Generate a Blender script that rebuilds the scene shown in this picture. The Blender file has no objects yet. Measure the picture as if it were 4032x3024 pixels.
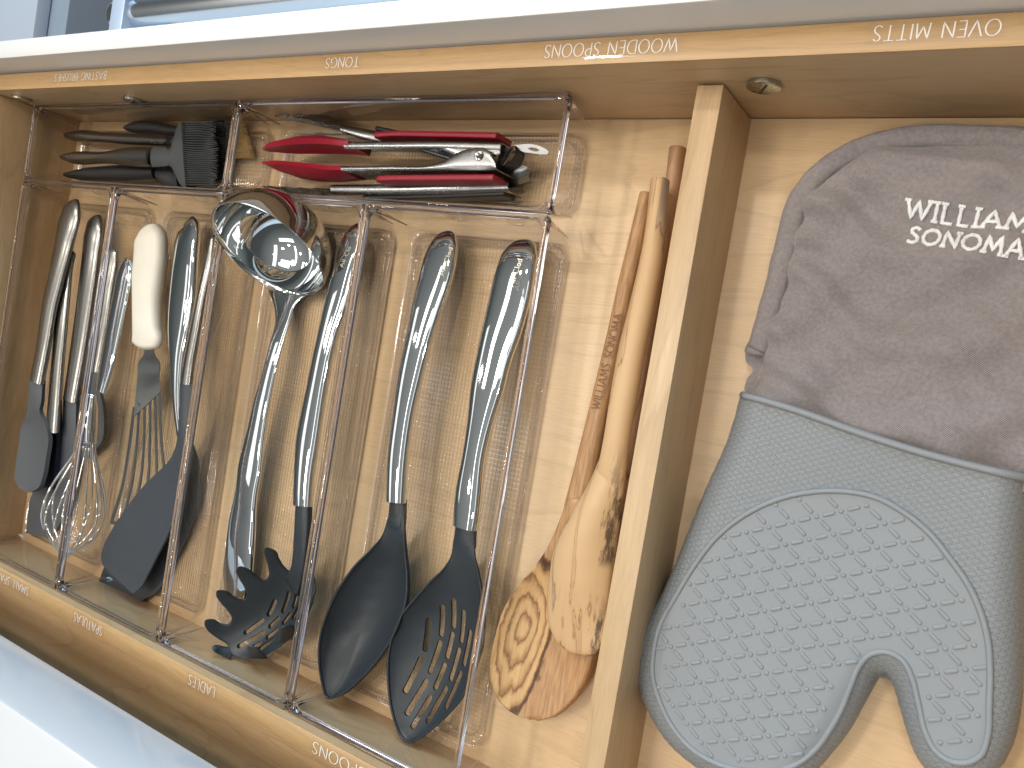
import bpy, bmesh, math, random
import numpy as np
from mathutils import Vector, Matrix

random.seed(7)
rng = np.random.default_rng(7)
scene = bpy.context.scene
C = scene.collection

# ------------------------------------------------------------------ camera
CAM_F = 3194.96                      # focal length in photo pixels (photo 4032 wide)
CAM_R = (0.0562, 0.5353, 0.1921)
CAM_C = np.array([0.5714, 0.2933, 0.4993])
cam = bpy.data.cameras.new('camera')
cam.sensor_width = 36.0
cam.lens = 36.0 * CAM_F / 4032.0
cam.clip_start = 0.01
cam.clip_end = 60.0
cam_ob = bpy.data.objects.new('camera', cam)
cam_ob.location = CAM_C
cam_ob.rotation_euler = CAM_R
C.objects.link(cam_ob)
scene.camera = cam_ob

# ------------------------------------------------------------------ world, lamps, exposure
world = bpy.data.worlds.new('World')
scene.world = world
world.use_nodes = True
wn = world.node_tree.nodes
wl = world.node_tree.links
bg = wn['Background']
tc = wn.new('ShaderNodeTexCoord')
sx = wn.new('ShaderNodeSeparateXYZ')
mr = wn.new('ShaderNodeMapRange')
mr.inputs['From Min'].default_value = -0.4
mr.inputs['From Max'].default_value = 1.0
cr = wn.new('ShaderNodeValToRGB')
cr.color_ramp.elements[0].color = (0.07, 0.055, 0.045, 1)
cr.color_ramp.elements[1].color = (0.46, 0.48, 0.475, 1)
e = cr.color_ramp.elements.new(0.62)
e.color = (0.10, 0.115, 0.115, 1)
wl.new(tc.outputs['Generated'], sx.inputs[0])
wl.new(sx.outputs['Z'], mr.inputs['Value'])
wl.new(mr.outputs[0], cr.inputs[0])
wl.new(cr.outputs[0], bg.inputs['Color'])
bg.inputs['Strength'].default_value = 1.0


def lamp(name, kind, loc, target, energy, color, size=None, size_y=None, shape='DISK'):
    l = bpy.data.lights.new(name, kind)
    l.energy = energy
    l.color = color
    if kind == 'AREA':
        l.shape = shape
        l.size = size
        if size_y:
            l.size_y = size_y
    o = bpy.data.objects.new(name, l)
    o.location = loc
    o.rotation_euler = (Vector(target) - Vector(loc)).to_track_quat('-Z', 'Y').to_euler()
    C.objects.link(o)
    return o


AIM = (0.25, 0.22, 0.0)
WARM = (1.0, 0.90, 0.78)
lamp('ceiling_downlight', 'AREA', (-0.22, 0.62, 2.3), AIM, 18, WARM, 0.42)
for p_, e_ in [((-0.9, -0.25, 2.4), 7.5), ((-0.9, 1.5, 2.4), 10), ((0.9, 1.0, 2.4), 9), ((0.7, -0.5, 2.4), 5),
               ((0.1, -0.9, 2.4), 5), ((1.6, 0.2, 2.4), 5), ((-1.7, 0.6, 2.4), 6), ((0.0, 1.6, 2.4), 12)]:
    lamp('ceiling_downlight', 'AREA', p_, AIM, e_ * 1.25, WARM, 0.12)
# panels added to streak the chrome; the daylit window beyond the drawer front
for p_, w_, l_, e_ in (((-2.5, 0.2, 2.55), .55, 1.8, 5.0), ((-1.35, 1.0, 2.5), .22, 1.1, 4.5), ((-0.5, -0.2, 2.6), .16, 1.6, 4.0), ((0.45, 0.9, 2.6), .9, .7, 7.0), ((1.5, 0.3, 2.5), .4, 2.4, 6.0), ((0.2, -1.6, 2.5), 1.6, .5, 6.0)):
    lamp('chrome_streak_panel', 'AREA', p_, (p_[0], p_[1], 0), e_, (1.0, 0.98, 0.95), w_, l_, 'RECTANGLE')
lamp('window_light', 'AREA', (-0.4, 4.2, 1.6), AIM, 300, (0.52, 0.76, 1.0), 6.5, 1.5, 'RECTANGLE')

vs = scene.view_settings
vs.view_transform = 'Standard'
vs.look = 'None'
vs.gamma = 1.0
vs.exposure = -0.48
vs.use_curve_mapping = False
cy = scene.cycles
cy.use_denoising = True
cy.max_bounces = 14
cy.diffuse_bounces = 4
cy.glossy_bounces = 6
cy.transmission_bounces = 10
cy.transparent_max_bounces = 40
cy.caustics_reflective = False
cy.caustics_refractive = False
cy.sample_clamp_indirect = 6.0

# ------------------------------------------------------------------ photo ray -> place
_a, _b, _c = CAM_R
_ca, _sa, _cb, _sb, _cc, _sc = math.cos(_a), math.sin(_a), math.cos(_b), math.sin(_b), math.cos(_c), math.sin(_c)
CAM_M = (np.array([[_cc, -_sc, 0], [_sc, _cc, 0], [0, 0, 1]]) @ np.array([[_cb, 0, _sb], [0, 1, 0], [-_sb, 0, _cb]])
         @ np.array([[1, 0, 0], [0, _ca, -_sa], [0, _sa, _ca]]))


def at(u, v, z):
    """Point at height z (metres above the drawer floor) seen at photo pixel (u, v)."""
    r = CAM_M @ np.array([(u - 2016) / CAM_F, -(v - 1512) / CAM_F, -1.0])
    return CAM_C + (z - CAM_C[2]) / r[2] * r


def view(x0, y0, s):
    return lambda u, v, z: at(x0 + u / s, y0 + v / s, z)


VA = view(0, 0, 1.6458)
VB = view(900, 200, 1.58)
VD = view(0, 700, 1.659)
VE = view(0, 1500, 1.3825)
VG = view(750, 700, 1.276)
VH = view(600, 1900, 1.4747)
VI = view(1800, 500, 0.6909)
VJ = view(2500, 1400, 1.0216)
VK = view(2800, 450, 1.4424)


# ------------------------------------------------------------------ materials
def new_mat(name):
    m = bpy.data.materials.new(name)
    m.use_nodes = True
    nt = m.node_tree
    return m, nt.nodes, nt.links, nt.nodes['Principled BSDF']


def pbr(name, col, rough=0.5, metal=0.0, spec=0.5, bump=None, coat=0.0, rough_var=0.0, col_var=0.0, var_scale=60.0):
    m, n, l, b = new_mat(name)
    b.inputs['Base Color'].default_value = (*col, 1)
    b.inputs['Roughness'].default_value = rough
    b.inputs['Metallic'].default_value = metal
    b.inputs['Specular IOR Level'].default_value = spec
    b.inputs['Coat Weight'].default_value = coat
    t = n.new('ShaderNodeTexCoord')
    if rough_var or col_var:
        no = n.new('ShaderNodeTexNoise')
        no.inputs['Scale'].default_value = var_scale
        no.inputs['Detail'].default_value = 5
        l.new(t.outputs['Object'], no.inputs['Vector'])
        if rough_var:
            r = n.new('ShaderNodeMapRange')
            r.inputs['From Min'].default_value = 0.3
            r.inputs['From Max'].default_value = 0.7
            r.inputs['To Min'].default_value = max(0.0, rough - rough_var)
            r.inputs['To Max'].default_value = rough + rough_var
            l.new(no.outputs['Fac'], r.inputs['Value'])
            l.new(r.outputs[0], b.inputs['Roughness'])
        if col_var:
            x = n.new('ShaderNodeMix')
            x.data_type = 'RGBA'
            x.inputs['A'].default_value = (*[c * (1 - col_var) for c in col], 1)
            x.inputs['B'].default_value = (*[min(1, c * (1 + col_var)) for c in col], 1)
            l.new(no.outputs['Fac'], x.inputs['Factor'])
            l.new(x.outputs['Result'], b.inputs['Base Color'])
    if bump:
        sc_, st_ = bump
        nb = n.new('ShaderNodeTexNoise')
        nb.inputs['Scale'].default_value = sc_
        nb.inputs['Detail'].default_value = 3
        l.new(t.outputs['Object'], nb.inputs['Vector'])
        bp = n.new('ShaderNodeBump')
        bp.inputs['Strength'].default_value = st_
        bp.inputs['Distance'].default_value = 0.001
        l.new(nb.outputs['Fac'], bp.inputs['Height'])
        l.new(bp.outputs[0], b.inputs['Normal'])
    return m


def ramp(n, stops):
    r = n.new('ShaderNodeValToRGB')
    els = r.color_ramp.elements
    els[0].position, els[0].color = stops[0][0], (*stops[0][1], 1)
    els[1].position, els[1].color = stops[-1][0], (*stops[-1][1], 1)
    for p, c in stops[1:-1]:
        q = els.new(p)
        q.color = (*c, 1)
    return r


def wood(name, axis, light, mid, dark, rough=0.42, scale=1.0, figure=0.5, coat=0.15, offset=0.0):
    """Maple-like board: long soft streaks along axis, fine pores and wandering growth lines."""
    m, n, l, b = new_mat(name)
    t = n.new('ShaderNodeTexCoord')
    mp = n.new('ShaderNodeMapping')
    sc_ = [9.0 * scale] * 3
    sc_[axis] = 1.1 * scale
    mp.inputs['Scale'].default_value = sc_
    mp.inputs['Location'].default_value = (offset, offset * 0.7, offset * 1.3)
    l.new(t.outputs['Object'], mp.inputs['Vector'])
    n1 = n.new('ShaderNodeTexNoise')
    n1.inputs['Scale'].default_value = 1.7
    n1.inputs['Detail'].default_value = 3
    n1.inputs['Distortion'].default_value = 0.8
    l.new(mp.outputs[0], n1.inputs['Vector'])
    # growth lines from level sets of the soft noise
    mu = n.new('ShaderNodeMath')
    mu.operation = 'MULTIPLY'
    mu.inputs[1].default_value = 8.0
    l.new(n1.outputs['Fac'], mu.inputs[0])
    fr = n.new('ShaderNodeMath')
    fr.operation = 'FRACT'
    l.new(mu.outputs[0], fr.inputs[0])
    lines = ramp(n, [(0.0, (1, 1, 1)), (0.80, (0.88, 0.88, 0.88)), (0.95, (0.25, 0.25, 0.25)), (1.0, (1, 1, 1))])
    l.new(fr.outputs[0], lines.inputs[0])
    # fine pores
    mp2 = n.new('ShaderNodeMapping')
    s2 = [900.0] * 3
    s2[axis] = 60.0
    mp2.inputs['Scale'].default_value = s2
    l.new(t.outputs['Object'], mp2.inputs['Vector'])
    n2 = n.new('ShaderNodeTexNoise')
    n2.inputs['Scale'].default_value = 1.0
    n2.inputs['Detail'].default_value = 3
    l.new(mp2.outputs[0], n2.inputs['Vector'])
    # broad tone patches
    n3 = n.new('ShaderNodeTexNoise')
    n3.inputs['Scale'].default_value = 11.0
    n3.inputs['Detail'].default_value = 4
    l.new(t.outputs['Object'], n3.inputs['Vector'])
    base = ramp(n, [(0.25, dark), (0.5, mid), (0.75, light)])
    ad = n.new('ShaderNodeMix')
    ad.data_type = 'FLOAT'
    ad.inputs['Factor'].default_value = 0.45
    l.new(n1.outputs['Fac'], ad.inputs['A'])
    l.new(n3.outputs['Fac'], ad.inputs['B'])
    l.new(ad.outputs['Result'], base.inputs[0])
    mx = n.new('ShaderNodeMix')
    mx.data_type = 'RGBA'
    mx.blend_type = 'MULTIPLY'
    mx.inputs['Factor'].default_value = 0.42 * figure
    l.new(base.outputs[0], mx.inputs['A'])
    l.new(lines.outputs[0], mx.inputs['B'])
    pr = ramp(n, [(0.3, (0.82, 0.80, 0.78)), (0.6, (1, 1, 1))])
    l.new(n2.outputs['Fac'], pr.inputs[0])
    mx2 = n.new('ShaderNodeMix')
    mx2.data_type = 'RGBA'
    mx2.blend_type = 'MULTIPLY'
    mx2.inputs['Factor'].default_value = 0.55
    l.new(mx.outputs['Result'], mx2.inputs['A'])
    l.new(pr.outputs[0], mx2.inputs['B'])
    l.new(mx2.outputs['Result'], b.inputs['Base Color'])
    b.inputs['Roughness'].default_value = rough
    b.inputs['Coat Weight'].default_value = coat
    b.inputs['Coat Roughness'].default_value = 0.25
    bp = n.new('ShaderNodeBump')
    bp.inputs['Strength'].default_value = 0.12
    bp.inputs['Distance'].default_value = 0.0005
    l.new(n2.outputs['Fac'], bp.inputs['Height'])
    l.new(bp.outputs[0], b.inputs['Normal'])
    return m


def acrylic(name, grid=False):
    """Thin clear plastic sheet: lets light through, mirrors a little of it."""
    m = bpy.data.materials.new(name)
    m.use_nodes = True
    n, l = m.node_tree.nodes, m.node_tree.links
    n.remove(n['Principled BSDF'])
    out = n['Material Output']
    tr = n.new('ShaderNodeBsdfTransparent')
    tr.inputs['Color'].default_value = (0.968, 0.96, 0.952, 1)
    gl = n.new('ShaderNodeBsdfGlossy')
    gl.inputs['Color'].default_value = (1, 0.97, 0.97, 1)
    gl.inputs['Roughness'].default_value = 0.05
    lw = n.new('ShaderNodeLayerWeight')
    pw = n.new('ShaderNodeMath')
    pw.operation = 'POWER'
    pw.inputs[1].default_value = 4.6
    l.new(lw.outputs['Facing'], pw.inputs[0])
    fr = n.new('ShaderNodeMath')
    fr.operation = 'MULTIPLY_ADD'
    fr.inputs[1].default_value = 0.85
    fr.inputs[2].default_value = 0.055
    l.new(pw.outputs[0], fr.inputs[0])
    mx = n.new('ShaderNodeMixShader')
    bp = n.new('ShaderNodeBump')
    bp.inputs['Distance'].default_value = 0.001
    t = n.new('ShaderNodeTexCoord')
    if grid:
        sp = n.new('ShaderNodeSeparateXYZ')
        l.new(t.outputs['Object'], sp.inputs[0])
        tri = []
        for ax, pitch in (('X', 0.0030), ('Y', 0.0034)):
            q = n.new('ShaderNodeMath')
            q.operation = 'PINGPONG'
            q.inputs[1].default_value = pitch / 2
            l.new(sp.outputs[ax], q.inputs[0])
            r = n.new('ShaderNodeMapRange')
            r.inputs['From Min'].default_value = 0.0
            r.inputs['From Max'].default_value = pitch * 0.22
            l.new(q.outputs[0], r.inputs['Value'])
            tri.append(r.outputs[0])
        mn = n.new('ShaderNodeMath')
        mn.operation = 'MINIMUM'
        l.new(tri[0], mn.inputs[0])
        l.new(tri[1], mn.inputs[1])
        l.new(mn.outputs[0], bp.inputs['Height'])
        bp.inputs['Strength'].default_value = 0.9
        bp.inputs['Distance'].default_value = 0.0006
        gl.inputs['Roughness'].default_value = 0.12
        cx = n.new('ShaderNodeMix')
        cx.data_type = 'RGBA'
        cx.inputs['A'].default_value = (0.83, 0.815, 0.80, 1)
        cx.inputs['B'].default_value = (0.98, 0.975, 0.97, 1)
        l.new(mn.outputs[0], cx.inputs['Factor'])
        l.new(cx.outputs['Result'], tr.inputs['Color'])
    else:
        no = n.new('ShaderNodeTexNoise')
        no.inputs['Scale'].default_value = 14.0
        l.new(t.outputs['Object'], no.inputs['Vector'])
        l.new(no.outputs['Fac'], bp.inputs['Height'])
        bp.inputs['Strength'].default_value = 0.35
        bp.inputs['Distance'].default_value = 0.004
    l.new(bp.outputs[0], gl.inputs['Normal'])
    l.new(bp.outputs[0], lw.inputs['Normal'])
    l.new(fr.outputs[0], mx.inputs[0])
    l.new(tr.outputs[0], mx.inputs[1])
    l.new(gl.outputs[0], mx.inputs[2])
    l.new(mx.outputs[0], out.inputs['Surface'])
    return m


def glass(name, col, ior=1.49):
    m = bpy.data.materials.new(name)
    m.use_nodes = True
    b = m.node_tree.nodes['Principled BSDF']
    b.inputs['Base Color'].default_value = (*col, 1)
    b.inputs['Roughness'].default_value = 0.02
    b.inputs['IOR'].default_value = ior
    b.inputs['Transmission Weight'].default_value = 1.0
    return m


M = {}
MAPLE = dict(light=(0.62, 0.44, 0.255), mid=(0.55, 0.375, 0.205), dark=(0.46, 0.30, 0.15))
M['maple_x'] = wood('maple_along_width', 0, **MAPLE)
M['maple_top'] = wood('maple_edge', 0, (0.60, 0.40, 0.20), (0.54, 0.345, 0.16), (0.47, 0.29, 0.13), figure=0.35, scale=1.6, offset=3.1)
M['maple_y'] = wood('maple_along_depth', 1, (0.64, 0.465, 0.275), (0.57, 0.395, 0.22), (0.48, 0.32, 0.165), offset=5.2, figure=0.4)
M['maple_floor'] = wood('maple_ply_floor', 0, (0.74, 0.555, 0.345), (0.68, 0.49, 0.285), (0.60, 0.415, 0.225), scale=0.7, figure=0.36, offset=1.7)
M['white'] = pbr('white_lacquer', (0.80, 0.80, 0.79), 0.28, coat=0.2, bump=(900, 0.03))
M['counter'] = pbr('white_stone', (0.66, 0.68, 0.70), 0.12, coat=0.3, col_var=0.02, var_scale=40)
M['chrome'] = pbr('polished_steel', (0.78, 0.80, 0.80), 0.03, 1.0, rough_var=0.015, var_scale=45)
M['steel'] = pbr('brushed_steel', (0.29, 0.285, 0.27), 0.27, 1.0)
M['steel_dark'] = pbr('dull_steel', (0.30, 0.31, 0.31), 0.34, 1.0)
M['tube_steel'] = pbr('soft_chrome', (0.86, 0.88, 0.90), 0.20, 1.0)
M['satin'] = pbr('satin_steel_sky_tint', (0.55, 0.66, 0.82), 0.35, 0.4)  # blue sky reflection put into the base colour
M['tong_steel'] = pbr('worn_steel', (0.34, 0.345, 0.345), 0.25, 1.0, rough_var=0.04, var_scale=160)
M['zinc'] = pbr('zinc_plated_bolt', (0.55, 0.55, 0.50), 0.25, 1.0, rough_var=0.1, var_scale=300)
M['nylon'] = pbr('charcoal_nylon', (0.022, 0.029, 0.036), 0.40, bump=(2600, 0.05), rough_var=0.04, var_scale=80)  # bluish tint puts the window's sheen into the colour
M['nylon_blue'] = pbr('slate_silicone', (0.040, 0.048, 0.058), 0.50, bump=(2200, 0.05), rough_var=0.05, var_scale=70)
M['silicone'] = pbr('grey_silicone', (0.075, 0.083, 0.092), 0.55, bump=(1800, 0.06), rough_var=0.05, var_scale=60)
M['silicone_dark'] = pbr('dark_grey_silicone', (0.045, 0.050, 0.052), 0.5, bump=(1800, 0.06))
M['black'] = pbr('black_plastic', (0.012, 0.012, 0.013), 0.42, bump=(1500, 0.06))
M['navy'] = pbr('navy_silicone', (0.012, 0.022, 0.040), 0.5)
M['red'] = pbr('red_silicone', (0.28, 0.007, 0.024), 0.42, bump=(2000, 0.05))
M['red_dark'] = pbr('dark_red_moulding', (0.10, 0.004, 0.010), 0.5)
M['ivory'] = pbr('ivory_plastic', (0.74, 0.70, 0.60), 0.38, col_var=0.05, var_scale=50)
M['yellow'] = pbr('straw_bristle', (0.34, 0.22, 0.07), 0.6, col_var=0.2, var_scale=400)
M['paint'] = pbr('white_print', (0.86, 0.84, 0.80), 0.5)
M['acrylic'] = acrylic('clear_acrylic_sheet')
M['acrylic_grid'] = acrylic('clear_acrylic_waffle', True)
M['rim'] = glass('clear_acrylic_edge', (0.84, 0.81, 0.86))
M['film'] = acrylic('clear_label_film')
for nd in M['film'].node_tree.nodes:
    if nd.type == 'BSDF_TRANSPARENT':
        nd.inputs['Color'].default_value = (0.985, 0.98, 0.975, 1)
    if nd.type == 'MATH' and nd.operation == 'MULTIPLY_ADD':
        nd.inputs[2].default_value = 0.02
M['burnt'] = pbr('burnt_lettering', (0.18, 0.075, 0.025), 0.6)
M['etched'] = pbr('etched_lettering', (0.85, 0.78, 0.62), 0.4, 0.7)
M['etched_dark'] = pbr('printed_grey_lettering', (0.10, 0.09, 0.08), 0.5)
M['thread'] = pbr('white_thread', (0.84, 0.86, 0.87), 0.6, bump=(1400, 0.6))
M['floor_brown'] = wood('brown_floor_boards', 0, (0.17, 0.085, 0.055), (0.12, 0.06, 0.04), (0.08, 0.04, 0.03))
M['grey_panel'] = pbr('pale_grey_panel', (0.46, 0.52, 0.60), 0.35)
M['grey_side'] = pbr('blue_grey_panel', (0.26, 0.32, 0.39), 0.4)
M['shadow_gap'] = pbr('dark_shadow_strip', (0.05, 0.055, 0.06), 0.6)  # near-black colour standing in for shade


# ------------------------------------------------------------------ things and parts
def tag(o, label=None, cat=None, group=None, kind=None):
    if label:
        o['label'] = label
    if cat:
        o['category'] = cat
    if group:
        o['group'] = group
    if kind:
        o['kind'] = kind
    return o


def thing(name, label, cat, loc, group=None):
    o = bpy.data.objects.new(name, None)
    o.empty_display_size = 0.01
    o.location = loc
    C.objects.link(o)
    return tag(o, label, cat, group)


def origin_of(o):
    v = np.zeros(3)
    while o is not None:
        v += np.array(o.location)
        o = o.parent
    return v


def put(name, verts, faces, mat, parent=None, smooth=True, sharp=None):
    """One mesh object from world-space vertices, hung under parent."""
    v = np.asarray(verts, float)
    if parent is not None:
        v = v - origin_of(parent)
    me = bpy.data.meshes.new(name)
    me.from_pydata([tuple(p) for p in v], [], [tuple(f) for f in faces])
    me.update()
    bm = bmesh.new()
    bm.from_mesh(me)
    bmesh.ops.recalc_face_normals(bm, faces=bm.faces)
    bm.to_mesh(me)
    bm.free()
    if smooth:
        me.shade_smooth()
        if sharp:
            me.set_sharp_from_angle(angle=math.radians(sharp))
    me.materials.append(M[mat] if isinstance(mat, str) else mat)
    o = bpy.data.objects.new(name, me)
    C.objects.link(o)
    if parent is not None:
        o.parent = parent
    return o


def boxgeo(x0, x1, y0, y1, z0, z1, bev=0.0, seg=2):
    bm = bmesh.new()
    bmesh.ops.create_cube(bm, size=1.0)
    for v in bm.verts:
        v.co = Vector((x0 + (v.co.x + .5) * (x1 - x0), y0 + (v.co.y + .5) * (y1 - y0), z0 + (v.co.z + .5) * (z1 - z0)))
    if bev:
        bmesh.ops.bevel(bm, geom=bm.edges[:], offset=bev, segments=seg, affect='EDGES', profile=0.5)
    vs_ = [v.co[:] for v in bm.verts]
    bm.verts.index_update()
    fs = [[v.index for v in f.verts] for f in bm.faces]
    bm.free()
    return vs_, fs


def box(name, dims, mat, parent=None, bev=0.0008):
    v, f = boxgeo(*dims, bev=bev)
    return put(name, v, f, mat, parent, smooth=True, sharp=35)


def join(geos):
    V, F = [], []
    for v, f in geos:
        k = len(V)
        V.extend([tuple(p) for p in v])
        F.extend([tuple(i + k for i in q) for q in f])
    return V, F


def spline(P, m):
    """Smooth resampling of control rows to m rows, even in arc length."""
    P = np.asarray(P, float)
    if len(P) == 2:
        t = np.linspace(0, 1, m)[:, None]
        return P[0] * (1 - t) + P[1] * t
    d = np.r_[0, np.cumsum(np.maximum(np.linalg.norm(np.diff(P[:, :min(3, P.shape[1])], axis=0), axis=1), 1e-9))]
    T = np.gradient(P, d, axis=0)
    out = []
    for s in np.linspace(0, d[-1], m):
        i = min(np.searchsorted(d, s, 'right') - 1, len(d) - 2)
        h = d[i + 1] - d[i]
        u = (s - d[i]) / h
        h00, h10, h01, h11 = 2*u**3-3*u*u+1, u**3-2*u*u+u, -2*u**3+3*u*u, u**3-u*u
        out.append(h00*P[i] + h10*h*T[i] + h01*P[i+1] + h11*h*T[i+1])
    return np.array(out)


def sweep(path, w, h, n=18, e=2.2, r0=0.0, r1=0.0, roll=0.0, flat=0.0, closed=False, side=None):
    """Superelliptic tube; w, h half-sizes per station; r0/r1 rounded end lengths; flat squashes the underside."""
    P = np.asarray(path, float)
    N = len(P)
    w = np.broadcast_to(np.asarray(w, float), (N,)).copy()
    h = np.broadcast_to(np.asarray(h, float), (N,)).copy()
    roll = np.broadcast_to(np.asarray(roll, float), (N,))
    if r0 or r1:
        s = np.r_[0, np.cumsum(np.linalg.norm(np.diff(P, axis=0), axis=1))]
        L = s[-1]
        keep = [s]
        if r0:
            keep.append(r0 * (1 - np.cos(np.linspace(0, math.pi / 2, 7))))
        if r1:
            keep.append(L - r1 * (1 - np.cos(np.linspace(0, math.pi / 2, 7))))
        ns = np.unique(np.round(np.concatenate(keep), 7))
        P = np.array([np.interp(ns, s, P[:, k]) for k in range(3)]).T
        w, h, roll = (np.interp(ns, s, q) for q in (w, h, roll))
        f = np.ones(len(ns))
        if r0:
            a = np.clip((r0 - ns) / r0, 0, 1)
            f *= np.sqrt(np.maximum(1 - a * a, 4e-4))
        if r1:
            a = np.clip((ns - (L - r1)) / r1, 0, 1)
            f *= np.sqrt(np.maximum(1 - a * a, 4e-4))
        w, h = w * f, h * f
        N = len(P)
    if closed:
        T = np.roll(P, -1, 0) - np.roll(P, 1, 0)
    else:
        T = np.gradient(P, axis=0)
    T /= np.linalg.norm(T, axis=1)[:, None]
    S = np.cross(T, [0, 0, 1.0])
    ln = np.linalg.norm(S, axis=1)
    for i in range(N):
        if ln[i] < 0.05:
            S[i] = S[i - 1] if i else np.array([1.0, 0, 0])
    if side is not None:
        S = np.tile(np.asarray(side, float), (N, 1))
        S -= T * np.sum(S * T, axis=1)[:, None]
    S /= np.linalg.norm(S, axis=1)[:, None]
    U = np.cross(S, T)
    th = np.linspace(0, 2 * math.pi, n, endpoint=False)
    c, s_ = np.cos(th), np.sin(th)
    cx = np.sign(c) * np.abs(c) ** (2 / e)
    cz = np.sign(s_) * np.abs(s_) ** (2 / e)
    cz = np.where(cz < 0, cz * (1 - flat), cz)
    V = []
    for i in range(N):
        a = roll[i]
        sd = S[i] * math.cos(a) + U[i] * math.sin(a)
        up = U[i] * math.cos(a) - S[i] * math.sin(a)
        for k in range(n):
            V.append(P[i] + sd * cx[k] * w[i] + up * cz[k] * h[i])
    F = []
    rings = N if closed else N - 1
    for i in range(rings):
        j = (i + 1) % N
        for k in range(n):
            q = (k + 1) % n
            F.append((i * n + k, i * n + q, j * n + q, j * n + k))
    if not closed:
        F.append(tuple(range(n - 1, -1, -1)))
        F.append(tuple((N - 1) * n + k for k in range(n)))
    return V, F


def pair(L, R, m):
    """Resample two matched edges together, even along their midline."""
    L, R = np.asarray(L, float), np.asarray(R, float)
    if len(L) != len(R):
        return spline(L, m), spline(R, m)
    A = spline(np.c_[(L + R) / 2, L, R], m)
    return A[:, 3:6], A[:, 6:9]


def shell(L, R, depth, m=40, n=18, p=1.0, thick=0.002, sag=(0, 0, -1)):
    """Dished blade between a left and a right edge, sagging by depth(s), with real thickness."""
    Ls, Rs = pair(L, R, m)
    ss = np.linspace(0, 1, m)
    dep = np.interp(ss, np.linspace(0, 1, len(depth)), depth)
    t = np.linspace(-1, 1, n)
    G = np.zeros((m, n, 3))
    for i in range(m):
        for j in range(n):
            a = (t[j] + 1) / 2
            G[i, j] = Ls[i] * (1 - a) + Rs[i] * a
            G[i, j] += np.array(sag) * dep[i] * (1 - t[j] ** 2) ** p
    du = np.gradient(G, axis=0)
    dv = np.gradient(G, axis=1)
    Nn = np.cross(du, dv)
    Nn /= np.maximum(np.linalg.norm(Nn, axis=2), 1e-9)[..., None]
    if Nn[m // 2, n // 2, 2] < 0:
        Nn = -Nn
    wid = np.linalg.norm(Rs - Ls, axis=1)
    th_ = thick * np.clip(wid / (4 * thick), .25, 1)
    if sag[2]:
        Nn = Nn + np.array([0, 0, 1.2])
        Nn /= np.linalg.norm(Nn, axis=2)[..., None]
    B = G - Nn * th_[:, None, None]
    V = list(G.reshape(-1, 3)) + list(B.reshape(-1, 3))
    o = m * n
    F = []
    for i in range(m - 1):
        for j in range(n - 1):
            a, b, c, d = i*n+j, i*n+j+1, (i+1)*n+j+1, (i+1)*n+j
            F.append((a, b, c, d))
            F.append((o+a, o+d, o+c, o+b))
    ring = [(0, j) for j in range(n)] + [(i, n-1) for i in range(1, m)] + [(m-1, j) for j in range(n-2, -1, -1)] + [(i, 0) for i in range(m-2, 0, -1)]
    for k in range(len(ring)):
        a, b = ring[k], ring[(k + 1) % len(ring)]
        ia, ib = a[0]*n+a[1], b[0]*n+b[1]
        F.append((ia, ib, o+ib, o+ia))
    return V, F, G


def slot(p, q, w, z0=-0.03, z1=0.09, n=8):
    """Upright stadium prism from p to q (plan points), a cutter for slots."""
    p, q = np.array(p[:2]), np.array(q[:2])
    d = (q - p) / np.linalg.norm(q - p)
    a0 = math.atan2(d[1], d[0])
    ring = [q + w * np.array([math.cos(a0 + a), math.sin(a0 + a)]) for a in np.linspace(-math.pi/2, math.pi/2, n)]
    ring += [p + w * np.array([math.cos(a0 + a), math.sin(a0 + a)]) for a in np.linspace(math.pi/2, 3*math.pi/2, n)]
    k = len(ring)
    V = [(x, y, z0) for x, y in ring] + [(x, y, z1) for x, y in ring]
    F = [tuple(range(k - 1, -1, -1)), tuple(range(k, 2 * k))] + [(i, (i+1) % k, k + (i+1) % k, k + i) for i in range(k)]
    return V, F


def cut(obj, geos, use_self=False):
    """Cut the cutters' volumes out of obj and keep the result as plain mesh."""
    V, F = join(geos)
    c = put('cutter', V, F, 'black', None, smooth=False)
    md = obj.modifiers.new('cut', 'BOOLEAN')
    md.operation = 'DIFFERENCE'
    md.solver = 'EXACT'
    md.use_self = use_self
    md.object = c
    bpy.context.view_layer.update()
    dg = bpy.context.evaluated_depsgraph_get()
    me = bpy.data.meshes.new_from_object(obj.evaluated_get(dg))
    obj.modifiers.clear()
    old = obj.data
    obj.data = me
    bpy.data.meshes.remove(old)
    cm = c.data
    bpy.data.objects.remove(c)
    bpy.data.meshes.remove(cm)
    me.shade_smooth()
    me.set_sharp_from_angle(angle=math.radians(40))


def edges_path(L, R, m):
    Ls, Rs = pair(L, R, m)
    return (Ls + Rs) / 2, np.linalg.norm(Rs - Ls, axis=1) / 2


def prism(outline, z0, z1, bev=0.0):
    """Upright slab from a plan outline."""
    bm = bmesh.new()
    vs_ = [bm.verts.new((p[0], p[1], z0)) for p in outline]
    f = bm.faces.new(vs_)
    r = bmesh.ops.extrude_face_region(bm, geom=[f])
    for v in r['geom']:
        if isinstance(v, bmesh.types.BMVert):
            v.co.z = z1
    if bev:
        bmesh.ops.bevel(bm, geom=[e_ for e_ in bm.edges if abs(e_.verts[0].co.z - e_.verts[1].co.z) < 1e-7], offset=bev, segments=2, affect='EDGES')
    bm.verts.index_update()
    V = [v.co[:] for v in bm.verts]
    F = [[v.index for v in q.verts] for q in bm.faces]
    bm.free()
    return V, F


# ------------------------------------------------------------------ lettering: a hand-drawn stroke alphabet
def arc(cx, cy_, rx, ry, a0, a1, n=14):
    return [(cx + rx * math.cos(math.radians(a)), cy_ + ry * math.sin(math.radians(a))) for a in np.linspace(a0, a1, n)]


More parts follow.
